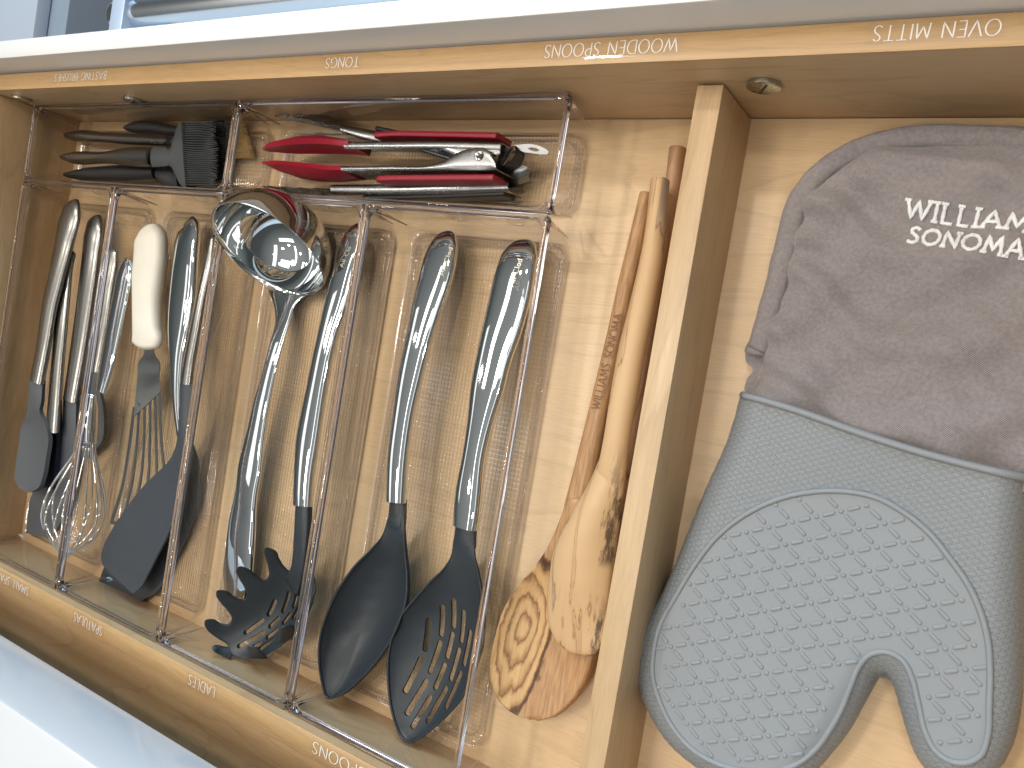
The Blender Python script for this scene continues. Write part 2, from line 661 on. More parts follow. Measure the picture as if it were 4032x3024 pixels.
S_CURVE = [(.47, .86), (.40, .96), (.27, 1.0), (.13, .95), (.07, .82), (.11, .68), (.25, .56), (.40, .44), (.48, .28), (.43, .10), (.27, 0), (.12, .03), (.02, .13)]
GLYPH = {
    'A': (.74, [[(.0, 0), (.37, 1), (.74, 0)], [(.13, .34), (.61, .34)]]),
    'B': (.56, [[(.05, 0), (.05, 1)], [(.05, 1)] + arc(.24, .76, .22, .24, 90, -90) + [(.05, .52)], [(.05, .52)] + arc(.26, .26, .26, .26, 90, -90) + [(.05, 0)]]),
    'C': (.70, [arc(.40, .5, .38, .5, 50, 310, 20)]),
    'D': (.76, [[(.05, 0), (.05, 1), (.25, 1)] + arc(.30, .5, .42, .5, 90, -90, 18) + [(.05, 0)]]),
    'E': (.50, [[(.47, 1), (.05, 1), (.05, 0), (.48, 0)], [(.05, .52), (.42, .52)]]),
    'F': (.48, [[(.46, 1), (.05, 1), (.05, 0)], [(.05, .52), (.40, .52)]]),
    'G': (.76, [arc(.40, .5, .38, .5, 50, 340, 22), [(.50, .45), (.74, .45), (.74, .10)]]),
    'H': (.70, [[(.05, 0), (.05, 1)], [(.65, 0), (.65, 1)], [(.05, .52), (.65, .52)]]),
    'I': (.14, [[(.07, 0), (.07, 1)]]),
    'K': (.60, [[(.05, 0), (.05, 1)], [(.56, 1), (.06, .48), (.60, 0)]]),
    'L': (.48, [[(.05, 1), (.05, 0), (.48, 0)]]),
    'M': (.86, [[(.03, 0), (.13, 1), (.43, .2), (.73, 1), (.83, 0)]]),
    'N': (.72, [[(.05, 0), (.05, 1), (.67, 0), (.67, 1)]]),
    'O': (.84, [arc(.42, .5, .40, .5, 90, 450, 30)]),
    'P': (.52, [[(.05, 0), (.05, 1)], [(.05, 1)] + arc(.24, .73, .25, .27, 90, -90) + [(.05, .46)]]),
    'R': (.58, [[(.05, 0), (.05, 1)], [(.05, 1)] + arc(.24, .75, .23, .25, 90, -90) + [(.05, .50)], [(.26, .50), (.58, 0)]]),
    'S': (.52, [S_CURVE]),
    'T': (.62, [[(.0, 1), (.62, 1)], [(.31, 1), (.31, 0)]]),
    'U': (.68, [[(.05, 1), (.05, .30)] + arc(.34, .28, .29, .28, 180, 360, 14) + [(.63, 1)]]),
    'V': (.70, [[(.0, 1), (.35, 0), (.70, 1)]]),
    'W': (1.0, [[(.0, 1), (.26, 0), (.50, .95), (.74, 0), (1.0, 1)]]),
    'Z': (.56, [[(.02, 1), (.54, 1), (.02, 0), (.56, 0)]]),
    '2': (.50, [[(.04, .78), (.12, .94), (.26, 1), (.42, .92), (.46, .74), (.38, .52), (.04, 0), (.50, 0)]]),
    '4': (.54, [[(.40, 0), (.40, 1), (.02, .30), (.54, .30)]]),
    'l': (.16, [[(.08, 0), (.08, 1.02)]]),
    'a': (.48, [[(.42, .62), (.42, 0)], arc(.23, .31, .20, .31, 0, 360, 20)]),
    'd': (.50, [[(.44, 1.02), (.44, 0)], arc(.24, .31, .20, .31, 0, 360, 20)]),
    'u': (.46, [[(.06, .62), (.06, .22)] + arc(.23, .2, .17, .2, 180, 360, 10) + [(.40, .62)], [(.40, .62), (.40, 0)]]),
    'i': (.16, [[(.08, 0), (.08, .62)], [(.08, .80), (.08, .88)]]),
    's': (.36, [[(x * .68, y * .62) for x, y in S_CURVE]]),
    'n': (.46, [[(.06, .62), (.06, 0)], [(.06, .40)] + arc(.23, .42, .17, .2, 180, 0, 10) + [(.40, 0)]]),
    'r': (.32, [[(.06, .62), (.06, 0)], [(.06, .38), (.14, .56), (.30, .62)]]),
    't': (.32, [[(.15, .90), (.15, .06), (.28, 0)], [(.02, .62), (.30, .62)]]),
    '-': (.34, [[(.05, .42), (.29, .42)]]),
    ' ': (.36, []),
}


def text_strokes(s, gap=.16):
    out, x = [], 0.0
    for ch in s:
        w, st = GLYPH[ch]
        for q in st:
            out.append([(px + x, py) for px, py in q])
        x += w + gap
    return out, x - gap


def ribbon(pts, w, thin=None):
    """Flat stroke polygon strip in the plane; thin = half-width across horizontals for a two-weight letter."""
    P = np.array(pts, float)
    T = np.gradient(P, axis=0) if len(P) > 2 else np.repeat((P[1] - P[0])[None], 2, 0)
    T /= np.maximum(np.linalg.norm(T, axis=1), 1e-9)[:, None]
    Nn = np.c_[-T[:, 1], T[:, 0]]
    ww = np.full(len(P), w)
    if thin:
        ww = thin + (w - thin) * np.abs(T[:, 1]) ** 1.2
    return P + Nn * ww[:, None], P - Nn * ww[:, None]


def lettering(name, s, place, size, length, mat, parent, w=0.055, thin=0.03, z=0.0, thick=0.00012, gap=.16, serif=0.0):
    """Lettering laid on a surface: place(a, b, lift) maps text metres (a along, b up) to the world."""
    st, tot = text_strokes(s, gap)
    kx = length / tot
    V, F = [], []
    lay = 0
    for q in st:
        parts = [q]
        if serif:
            ends = [q[0], q[-1]]
            for (ex, ey), nb in zip(ends, (q[1], q[-2])):
                if (abs(ey) < .03 or abs(ey - 1) < .03) and len(q) < 12 and abs(ey - nb[1]) > .2:
                    parts.append([(ex - serif, ey), (ex + serif, ey)])
        for k, r in enumerate(parts):
            rr = []
            for (x0, y0), (x1, y1) in zip(r[:-1], r[1:]):
                nseg = max(1, int(math.hypot(x1 - x0, y1 - y0) / 0.2))
                rr += [(x0 + (x1 - x0) * i / nseg, y0 + (y1 - y0) * i / nseg) for i in range(nseg)]
            rr.append(r[-1])
            A, B = ribbon(rr, w if k == 0 else w * .7, thin if k == 0 else None)
            lay += 1
            lift = z + (lay % 7) * thick * .12
            i0 = len(V)
            for (ax, ay), (bx, by) in zip(A, B):
                V.append(place(ax * kx, ay * size, lift))
                V.append(place(bx * kx, by * size, lift))
            for i in range(len(A) - 1):
                F.append((i0 + 2*i, i0 + 2*i + 1, i0 + 2*i + 3, i0 + 2*i + 2))
    o = put(name, V, F, mat, parent, smooth=False)
    return o


# ================================================================== the drawer and what is round it
X_L, X_R = -0.3138, 0.632          # inner faces of the drawer's side walls
Y_F, H_F = 0.4587, 0.0934          # front wall inner face, height
Y_B, H_B = -0.0010, 0.0619         # cross divider inner face, height
T_W = 0.0152
Y_BACK = -0.34

drawer = thing('kitchen_drawer', 'open pale maple kitchen drawer with white front and labelled walls', 'drawer', (0, 0, 0))
box('drawer_floor', (X_L + .0003, X_R - .0003, Y_BACK, Y_F - .0003, -0.009, 0.0), 'maple_floor', drawer, bev=0.0002)
front_wall = box('front_wall', (X_L - T_W, X_R + T_W, Y_F, Y_F + T_W - .0006, -0.012, H_F - .0012), 'maple_x', drawer, bev=0.0005)
box('wall_edge', (X_L - T_W, X_R + T_W, Y_F - .0002, Y_F + T_W - .0004, H_F - .0012, H_F), 'maple_top', front_wall, bev=0.0005)
side = box('side_wall', (X_L - T_W, X_L, Y_BACK, Y_F - .0002, -0.012, H_F - .002), 'maple_y', drawer)
box('side_wall', (X_R, X_R + T_W, Y_BACK, Y_F - .0002, -0.012, H_F - .002), 'maple_y', drawer)
cross = box('cross_divider', (X_L + .0004, X_R - .0004, Y_B - T_W, Y_B, 0.0003, H_B - .0012), 'maple_x', drawer, bev=0.0005)
box('divider_edge', (X_L + .0004, X_R - .0004, Y_B - T_W - .0001, Y_B + .0001, H_B - .0012, H_B), 'maple_top', cross, bev=0.0006)
box('raised_rear_floor', (X_L + .0006, X_R - .0006, Y_BACK + .001, Y_B - T_W - .0006, 0.0004, 0.036), 'maple_x', drawer, bev=0.0006)  # rear compartment floor, raised so that it catches more light
D_L, D_R, H_D = 0.3984, 0.4137, 0.0608
long_div = box('long_divider', (D_L, D_R, Y_B + .0012, Y_F - .0012, 0.0003, H_D), 'maple_y', drawer, bev=0.0007)
panel = box('front_panel', (X_L - 0.10, X_R + 0.10, Y_F + T_W + .0012, Y_F + T_W + .0172, -0.06, 0.1226), 'white', drawer, bev=0.0012)

# bar handle on the outside of the front panel
hy, hz, hr = 0.547, 0.034, 0.0165
bar = put('bar_handle', *sweep(spline([(-0.213, hy, hz), (0.1, hy, hz), (0.56, hy, hz)], 20), hr, hr, n=28, e=2, r0=.008, r1=.008), 'tube_steel', drawer)
for bx_ in (-0.183, 0.50):
    box('bracket', (bx_ - .010, bx_ + .010, Y_F + T_W + .0172, hy + .012, hz + .006, hz + .020), 'satin', bar, bev=0.0012)

# slotted connector bolts on the inner face of the front wall
def bolt(x, z, r, a):
    n = 28
    prof = [(0.0, r * .96), (.0012, r), (.0026, r), (.0032, r * .88)]
    V, F = [], []
    for d, rr in prof:
        for k in range(n):
            t = 2 * math.pi * k / n
            V.append((x + rr * math.cos(t), Y_F - d, z + rr * math.sin(t)))
    for i in range(len(prof) - 1):
        for k in range(n):
            q = (k + 1) % n
            F.append((i*n+k, i*n+q, (i+1)*n+q, (i+1)*n+k))
    F.append(tuple(3 * n + k for k in range(n)))
    b = put('connector_bolt', V, F, 'zinc', drawer, sharp=35)
    c, s = math.cos(a), math.sin(a)
    g = []
    for u, w in ((-r * .8, -.0007), (r * .8, -.0007), (r * .8, .0007), (-r * .8, .0007)):
        g.append((x + u * c - w * s, Y_F - .00335, z + u * s + w * c))
    put('slot', g, [(0, 1, 2, 3)], 'black', b, smooth=False)


bolt(0.4352, 0.0575, 0.0094, math.radians(62))
bolt(-0.1262, 0.0610, 0.0088, math.radians(20))
bolt(-0.2915, 0.0725, 0.0086, math.radians(100))


def wall_label(words, u0, v0, u1, v1, z, parent, h=0.0088, film=True, rise=0.0):
    """White letters on a wall's top edge, upside down as the photographer saw them; (u1,v1) is where reading starts."""
    a, b = at(u1, v1, z), at(u0, v0, z)
    d = (b - a)
    ln = np.linalg.norm(d[:2])
    ex = np.array([d[0], d[1], 0]) / ln
    ey = np.array([-ex[1], ex[0], 0])
    if ey[1] > 0:
        ey = -ey
    def place(s, t, lift):
        return a + ex * s + ey * t + np.array([0, 0, lift])
    if film:
        m_ = 0.0022
        c4 = [place(-m_, -m_ * .7, .00012), place(ln + m_, -m_ * .7, .00012), place(ln + m_, h + m_ * .7, .00012), place(-m_, h + m_ * .7, .00012)]
        put('label_film', c4, [(0, 1, 2, 3)], 'film', parent, smooth=False)
    lettering('label_lettering', words, place, h, ln, 'paint', parent, w=.046, thin=.025, z=0.0003, thick=.0001)


# baselines: outer side of each edge (letters stand towards the viewer's bottom of the picture)
def edge_label(words, src_l, src_r, wall_y, z, parent, h):
    """src_l/src_r: photo x of the left and right end of the words on the wall edge."""
    def hit(u):
        lo, hi = -2000, 6000
        for _ in range(60):
            mid = (lo + hi) / 2
            if at(u, mid, z)[1] > wall_y:
                lo = mid
            else:
                hi = mid
        return (u, mid)
    wall_label(words, *hit(src_l), *hit(src_r), z, parent, h)


edge_label('BASTING BRUSHES', 218, 423, Y_F + .0118, H_F, front_wall, .0066)
edge_label('TONGS', 1286, 1418, Y_F + .0118, H_F, front_wall, .0068)
edge_label('WOODEN SPOONS', 2150, 2675, Y_F + .0120, H_F, front_wall, .0074)
edge_label('OVEN MITTS', 3445, 3948, Y_F + .0120, H_F, front_wall, .0072)
edge_label('SMALL SPATULAS', -56, 116, Y_B - .0042, H_B, cross, .0078)
edge_label('SPATULAS', 294, 406, Y_B - .0042, H_B, cross, .0078)
edge_label('LADLES', 747, 850, Y_B - .0042, H_B, cross, .0080)
edge_label('SERVING SPOONS', 1236, 1700, Y_B - .0042, H_B, cross, .0082)

counter = box('countertop', (-0.9, 1.3, -0.75, -0.0205, 0.1130, 0.1705), 'counter', None, bev=0.0025)
tag(counter, 'white stone counter edge with pale blue face above the back of the drawer', 'countertop')

# beyond the drawer front
fl = box('floor', (-6, 6, -3, 6, -0.86, -0.80), 'floor_brown', None, bev=0.0)
tag(fl, kind='structure')
cab = thing('base_cabinet', 'pale blue grey cabinet below and beyond the drawer handle', 'cabinet', (-1.2, 0.9, -0.80))
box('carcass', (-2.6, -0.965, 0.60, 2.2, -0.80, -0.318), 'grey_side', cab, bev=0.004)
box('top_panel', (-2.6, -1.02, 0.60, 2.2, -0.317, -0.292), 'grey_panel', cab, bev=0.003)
box('shadow_strip', (-0.964, -0.90, 0.60, 2.2, -0.80, -0.62), 'shadow_gap', cab, bev=0.003)  # dark box standing in for the shadow beside the cabinet


# ================================================================== clear acrylic trays
def rrect(x0, x1, y0, y1, r, n=7):
    P = []
    for cx, cy_, a0 in ((x1 - r, y1 - r, 0), (x0 + r, y1 - r, 90), (x0 + r, y0 + r, 180), (x1 - r, y0 + r, 270)):
        for a in np.linspace(a0, a0 + 90, n):
            P.append((cx + r * math.cos(math.radians(a)), cy_ + r * math.sin(math.radians(a))))
    return P


def loft(loops, cap=False):
    V, F = [], []
    k = len(loops[0][0])
    for P, z in loops:
        V += [(x, y, z) for x, y in P]
    for i in range(len(loops) - 1):
        for a in range(k):
            b = (a + 1) % k
            F.append((i*k+a, i*k+b, (i+1)*k+b, (i+1)*k+a))
    if cap:
        F.append(tuple((len(loops) - 1) * k + a for a in range(k)))
    return V, F


H_T = 0.0539


def tray(x0, x1, y0, y1, label, nubs=()):
    t = thing('acrylic_tray', label, 'tray', ((x0 + x1) / 2, (y0 + y1) / 2, 0.0006), 'clear trays lining the drawer')
    def lp(o, r, z):
        return (rrect(x0 + o, x1 - o, y0 + o, y1 - o, r), z)
    wall = [lp(.0012, .0060, .0493), lp(.0018, .0072, .044), lp(.0032, .009, .026), lp(.0044, .0105, .013), lp(.0056, .012, .0075), lp(.0078, .013, .0044), lp(.0105, .013, .0034)]
    put('tray_wall', *loft(wall), 'acrylic', t)
    lip = [lp(.0105, .013, .0034), lp(.0125, .012, .0042), lp(.0140, .0115, .0042), lp(.0158, .011, .0026)]
    b = put('tray_base', *loft(lip + [lp(.0160, .011, .00255)], cap=True), 'acrylic_grid', t)
    rim = [lp(.0000, .0030, .0494), lp(.0000, .0030, .0535), lp(.0004, .0029, .0539), lp(.0026, .0096, .0539), lp(.0030, .0100, .0535), lp(.0030, .0102, .0494), lp(.0000, .0030, .0494)]
    put('rim', *loft(rim), 'rim', t, sharp=50)
    for o_, z_, r_ in ((.0108, .0042, .0008), (.0152, .0040, .0006)):
        P_ = rrect(x0 + o_, x1 - o_, y0 + o_, y1 - o_, .012)
        put('base_bead', *sweep(np.array([(x, y, z_) for x, y in P_]), r_, r_, n=8, e=2, closed=True), 'rim', b)
    # four solid corner webs where the wall meets the square rim
    for sx_, sy_ in ((0, 0), (1, 0), (0, 1), (1, 1)):
        cx = x0 + .0026 if not sx_ else x1 - .0026
        cy_ = y0 + .0026 if not sy_ else y1 - .0026
        g = sweep([(cx, cy_, .0503), (cx + (.0016 if not sx_ else -.0016), cy_ + (.0016 if not sy_ else -.0016), .034), (cx + (.004 if not sx_ else -.004), cy_ + (.004 if not sy_ else -.004), .012)], [.0017, .0011, .0005], [.0017, .0011, .0005], n=8)
        put('corner_web', *g, 'rim', t)
        px = x0 + .0225 if not sx_ else x1 - .0225
        py = y0 + .0225 if not sy_ else y1 - .0225
        d = [(px + .0042 * math.cos(a), py + .0042 * math.sin(a), .00305) for a in np.linspace(0, 2 * math.pi, 20, endpoint=False)]
        put('foot_pad', d, [tuple(range(20))], 'pad', b, smooth=False)
    for nx, ny in nubs:
        bm = bmesh.new()
        bmesh.ops.create_uvsphere(bm, u_segments=20, v_segments=10, radius=1.0)
        for v in bm.verts:
            v.co = Vector((nx + v.co.x * .0068, ny + v.co.y * .0026, .0415 + v.co.z * .0068))
        bm.verts.index_update()
        V = [v.co[:] for v in bm.verts]
        F = [[v.index for v in f.verts] for f in bm.faces]
        bm.free()
        put('spacer_nub', V, F, 'acrylic', t)
    return t


padm = acrylic('frosted_foot_pad')
for nd in padm.node_tree.nodes:
    if nd.type == 'BSDF_TRANSPARENT':
        nd.inputs['Color'].default_value = (0.86, 0.84, 0.83, 1)
    if nd.type == 'BSDF_GLOSSY':
        nd.inputs['Roughness'].default_value = 0.5
M['pad'] = padm

BX = [-0.3070, -0.1494, 0.0040, 0.1587, 0.3131]
YM, YT = 0.381, 0.4577
g_ = 0.0004
tray(BX[0] + g_, BX[1] - g_, 0.0002, YM - g_, 'clear acrylic tray of small spatulas and a whisk, against the left wall', [(-.27, YM - .004), (-.19, YM - .004)])
tray(BX[1] + g_, BX[2] - g_, 0.0002, YM - g_, 'clear acrylic tray under the white handled fish spatula and slate turners', [(-.11, YM - .004), (-.04, YM - .004)])
tray(BX[2] + g_, BX[3] - g_, 0.0002, YM - g_, 'clear acrylic tray holding the ladle and the pasta fork', [(.045, YM - .004), (.12, YM - .004)])
tray(BX[3] + g_, BX[4] - g_, 0.0002, YM - g_, 'clear acrylic tray holding the two black serving spoons', [(.235, YM - .004), (.282, YM - .004)])
tray(BX[0] + .002, BX[2] - .001 - g_, YM + g_, YT, 'clear acrylic tray of basting brushes in the front corner')
tray(BX[2] - .001 + g_, BX[4], YM + g_, YT, 'clear acrylic tray holding the red tongs and the steel tongs')


def seg_dist(Q, P, closed=True):
    """Distance from points Q (n,2) to polyline P."""
    A = P if closed else P[:-1]
    B = np.roll(P, -1, 0) if closed else P[1:]
    best = np.full(len(Q), 1e9)
    near = np.zeros((len(Q), 2))
    for a, b in zip(A, B):
        d = b - a
        t = np.clip(((Q - a) @ d) / max(d @ d, 1e-12), 0, 1)
        c = a + t[:, None] * d
        e_ = np.linalg.norm(Q - c, axis=1)
        m = e_ < best
        best[m] = e_[m]
        near[m] = c[m]
    return best, near


def inside(Q, P):
    x, y = Q[:, 0], Q[:, 1]
    r = np.zeros(len(Q), bool)
    for (x0, y0), (x1, y1) in zip(P, np.roll(P, -1, 0)):
        c = ((y0 > y) != (y1 > y)) & (x < (x1 - x0) * (y - y0) / (y1 - y0 + 1e-15) + x0)
        r ^= c
    return r


def closed_spline(P, m):
    P = np.asarray(P, float)
    e_ = np.vstack([P[-2:], P, P[:3]])
    S_ = spline(np.c_[e_, np.zeros(len(e_))], m * 3)[:, :2]
    d = np.r_[0, np.cumsum(np.linalg.norm(np.diff(e_, axis=0), axis=1))]
    tot = d[-1]
    k0, k1 = int(m * 3 * d[2] / tot), int(m * 3 * d[2 + len(P)] / tot)
    Q_ = S_[k0:k1:2]
    while len(Q_) > 10 and (Q_[0] - Q_[-1]) @ (Q_[1] - Q_[0]) < .3 * np.linalg.norm(Q_[1] - Q_[0]) ** 2:
        Q_ = Q_[:-1]
    return Q_


def pillow(outline, soft, zfun, step, top_only=False, zlow=None):
    """Cushion filling an outline: grid snapped to it; zfun(xy, distance to soft edge) gives the top height."""
    lo, hi = outline.min(0) - step, outline.max(0) + step
    gx, gy = np.arange(lo[0], hi[0] + step, step), np.arange(lo[1], hi[1] + step, step)
    Q = np.array([(x, y) for y in gy for x in gx])
    ins = inside(Q, outline)
    nx, ny = len(gx), len(gy)
    I = ins.reshape(ny, nx)
    cell = I[:-1, :-1] | I[1:, :-1] | I[:-1, 1:] | I[1:, 1:]
    use = np.zeros((ny, nx), bool)
    for dy in (0, 1):
        for dx in (0, 1):
            use[dy:ny - 1 + dy, dx:nx - 1 + dx] |= cell
    idx = -np.ones(nx * ny, int)
    sel = np.where(use.ravel())[0]
    idx[sel] = np.arange(len(sel))
    P = Q[sel].copy()
    out = ~ins[sel]
    _, near = seg_dist(P[out], outline)
    P[out] = near
    d, _ = seg_dist(P, soft, closed=False)
    zt = zfun(P, d)
    V = [(p[0], p[1], z) for p, z in zip(P, zt)]
    quads = []
    for y in range(ny - 1):
        for x in range(nx - 1):
            if cell[y, x]:
                q = [idx[y*nx+x], idx[y*nx+x+1], idx[(y+1)*nx+x+1], idx[(y+1)*nx+x]]
                quads.append(tuple(q))
    F = list(quads)
    if not top_only:
        k = len(V)
        zb = zlow(P, d)
        V += [(p[0], p[1], z) for p, z in zip(P, zb)]
        F += [tuple(i + k for i in q[::-1]) for q in quads]
    return V, F


def dome(d, w):
    q = np.clip(d / w, 0, 1)
    return np.sqrt(np.maximum(0, 1 - (1 - q) ** 2))



# ================================================================== utensils
def zs(V, pts, z):
    """Trace a line of zoom points at heights z (one value or one per point)."""
    z = np.interp(np.linspace(0, 1, len(pts)), np.linspace(0, 1, len(np.atleast_1d(z))), np.atleast_1d(z))
    return [V(u, v, h) for (u, v), h in zip(pts, z)]


def handle(parent, L, R, h, name='handle', mat='chrome', m=44, e=3.0, r0=0.010, r1=0.0, flat=0.25, shrink=1.0, roll=0.0):
    c, w = edges_path(L, R, m)
    if mat == 'chrome' and r0 >= .01:
        w = w * 1.16
        w[:6] = np.maximum(w[:6], .78 * w[8])
        r0 = .014
    return put(name, *sweep(c, w * shrink, h, n=24, e=e, r0=r0, r1=r1, flat=flat, roll=roll), mat, parent, sharp=50)


def etch(parent, words, p, q, size, mat='etched', w=.06):
    """Small words from p to q, letters standing to the left of the reading direction."""
    p, q = np.array(p, float), np.array(q, float)
    d = q - p
    ln = np.linalg.norm(d)
    ex = d / ln
    ey = np.cross([0, 0, 1.0], ex)
    ey /= np.linalg.norm(ey)
    up = np.cross(ex, ey)
    return lettering('lettering', words, lambda a, b, l: p + ex * a + ey * b + up * l, size, ln, mat, parent, w=w, thin=w * .8, z=0.0, thick=.00008)


# ---- solid serving spoon
sp = thing('serving_spoon', 'black nylon solid spoon with polished steel handle, beside the slotted spoon', 'spoon', (0.19, 0.19, 0.003))
L = zs(VH, [(1380, 75), (1367, 210), (1340, 300), (1270, 390), (1190, 470), (1120, 560), (1060, 660), (1010, 780), (980, 880), (968, 980), (972, 1070), (984, 1150), (998, 1210), (1010, 1240), (1018, 1250)],
       [.031, .031, .030, .029, .028, .027, .026, .025, .024, .023])
R = zs(VH, [(1470, 90), (1462, 225), (1462, 330), (1466, 400), (1474, 480), (1480, 590), (1470, 700), (1440, 790), (1395, 895), (1335, 990), (1265, 1080), (1195, 1150), (1110, 1222), (1055, 1247), (1024, 1252)],
       [.031, .031, .030, .029, .028, .027, .026, .025, .024, .023])
V, F, _ = shell(L, R, [-.003, -.002, .001, .006, .012, .016, .0185, .019, .018, .015, .011, .006, .001], m=60, n=26, p=.8, thick=.0024)
bowl = put('bowl', V, F, 'nylon', sp, sharp=60)
put('bowl_lip', *sweep(spline(np.array(L[1:] + R[:0:-1]), 110), np.interp(np.arange(110), [0, 16, 93, 109], [.0002, .0010, .0010, .0002]), np.interp(np.arange(110), [0, 16, 93, 109], [.0002, .0012, .0012, .0002]), n=8), 'nylon', bowl)
put('neck', *sweep(spline([(np.array(L[0]) + R[0]) / 2 + [.0006, .003, -.001], (np.array(L[0]) + R[0]) / 2 + [0, 0, -.0015], (np.array(L[1]) + R[1]) / 2 + [0, 0, -.002], (np.array(L[2]) + R[2]) / 2 + [0, 0, -.0032]], 14), [.0050]*2 + [.0069]*8 + [.0066, .0058, .0045, .003], [.0030]*2 + [.0038]*8 + [.0034, .0028, .002, .001], e=3), 'nylon', sp)
HL = zs(VG, [(1272, 264), (1228, 306), (1192, 390), (1160, 520), (1130, 650), (1100, 800), (1060, 1000), (1030, 1200), (1005, 1400), (997, 1620)], [.016, .022, .028, .032, .033, .033])
HR = zs(VG, [(1312, 270), (1327, 336), (1322, 420), (1297, 530), (1257, 640), (1210, 790), (1160, 980), (1115, 1200), (1088, 1400), (1072, 1640)], [.016, .022, .028, .032, .033, .033])
hd = handle(sp, HL, HR, .0048)
etch(hd, 'All-Clad', VG(1268, 490, .0312), VG(1318, 352, .0262), .0035)

# ---- slotted serving spoon
sl = thing('slotted_spoon', 'black nylon slotted spoon with polished steel handle, nearest the wooden spoons', 'spoon', (0.27, 0.17, 0.003))
SLOT_Z = [.031, .031, .030, .029, .027, .026, .025, .024, .023, .023]
L = zs(VH, [(1765, 215), (1750, 330), (1735, 430), (1700, 490), (1620, 570), (1530, 670), (1450, 770), (1400, 880), (1375, 980), (1368, 1080), (1372, 1180), (1385, 1290), (1410, 1390), (1440, 1465), (1472, 1500)], SLOT_Z)
R = zs(VH, [(1880, 240), (1868, 350), (1872, 440), (1890, 520), (1908, 620), (1922, 720), (1926, 840), (1912, 960), (1880, 1065), (1838, 1170), (1785, 1265), (1710, 1350), (1620, 1430), (1545, 1485), (1485, 1506)], SLOT_Z)
V, F, GR = shell(L, R, [-.003, -.002, .001, .005, .009, .012, .014, .0145, .014, .0115, .008, .004, .001], m=60, n=26, p=.8, thick=.0017)
bowl = put('bowl', V, F, 'nylon', sl, sharp=60)
cuts = []
for a, b in [((1620, 795), (1590, 965)), ((1560, 1025), (1500, 1195)), ((1705, 715), (1680, 880)), ((1665, 935), (1615, 1095)), ((1590, 1155), (1515, 1320)),
             ((1775, 680), (1755, 830)), ((1740, 885), (1710, 1010)), ((1690, 1065), (1650, 1185)), ((1620, 1245), (1550, 1395)), ((1825, 750), (1800, 915)),
             ((1780, 975), (1740, 1135)), ((1710, 1195), (1635, 1365)), ((1860, 865), (1825, 1045)), ((1800, 1105), (1740, 1285))]:
    cuts.append(slot(VH(*a, .013), VH(*b, .012), .0022))
cut(bowl, cuts)
put('bowl_lip', *sweep(spline(np.array(L[1:] + R[:0:-1]), 110), np.interp(np.arange(110), [0, 16, 93, 109], [.0002, .0010, .0010, .0002]), np.interp(np.arange(110), [0, 16, 93, 109], [.0002, .0012, .0012, .0002]), n=8), 'nylon', bowl)
put('neck', *sweep(spline([(np.array(L[0]) + R[0]) / 2 + [.0006, .003, -.001], (np.array(L[0]) + R[0]) / 2 + [0, 0, -.0015], (np.array(L[1]) + R[1]) / 2 + [0, 0, -.002], (np.array(L[2]) + R[2]) / 2 + [0, 0, -.0032]], 14), [.006]*2 + [.0082]*8 + [.0076, .0066, .005, .003], [.0030]*2 + [.0038]*8 + [.0034, .0028, .002, .001], e=3), 'nylon', sl)
HL = zs(VG, [(1662, 304), (1598, 352), (1562, 430), (1530, 560), (1500, 700), (1465, 860), (1440, 1000), (1410, 1200), (1380, 1400), (1350, 1600), (1337, 1715), (1334, 1750)], [.014, .022, .029, .033, .034, .033])
HR = zs(VG, [(1712, 312), (1734, 376), (1722, 460), (1692, 620), (1645, 790), (1590, 950), (1550, 1100), (1510, 1250), (1475, 1400), (1452, 1560), (1440, 1700), (1432, 1765)], [.014, .022, .029, .033, .034, .033])
hd = handle(sl, HL, HR, .0050)
etch(hd, 'All-Clad', VG(1622, 548, .0335), VG(1668, 410, .0300), .0040)

# ---- pasta fork
fk = thing('pasta_fork', 'black nylon pasta fork with long tines and polished steel handle', 'pasta fork', (0.10, 0.10, 0.003))
VF = view(760, 2000, 2.370)
rim_ = [(945, 470, .034), (925, 550, .030), (880, 590, .027), (845, 560, .030), (790, 480, .037), (735, 392, .044), (690, 372, .045), (655, 405, .044), (672, 480, .038), (695, 570, .031), (695, 640, .027), (645, 677, .026),
        (560, 620, .034), (500, 572, .041), (440, 548, .045), (395, 580, .045), (412, 645, .040), (470, 745, .032), (492, 815, .026), (450, 858, .025), (370, 830, .033), (290, 775, .041), (235, 768, .045), (207, 812, .045), (250, 890, .039), (325, 975, .031),
        (352, 1035, .025), (310, 1088, .024), (240, 1080, .032), (165, 1040, .041), (120, 1042, .045), (97, 1083, .045), (132, 1152, .040), (235, 1230, .031), (312, 1280, .025), (325, 1320, .0245), (345, 1365, .025), (430, 1405, .025), (540, 1410, .026), (640, 1395, .026), (740, 1340, .026), (850, 1262, .026), (950, 1165, .026), (1020, 1070, .026),
        (1075, 960, .026), (1110, 850, .026), (1122, 740, .027), (1108, 640, .029), (1076, 545, .032), (1062, 480, .034), (1000, 468, .0355)]
cb_px = [(770, 985, .0075), (650, 1000, .010), (820, 850, .011), (700, 1150, .0105), (900, 1000, .010)]
zz = np.array([q[2] for q in rim_])
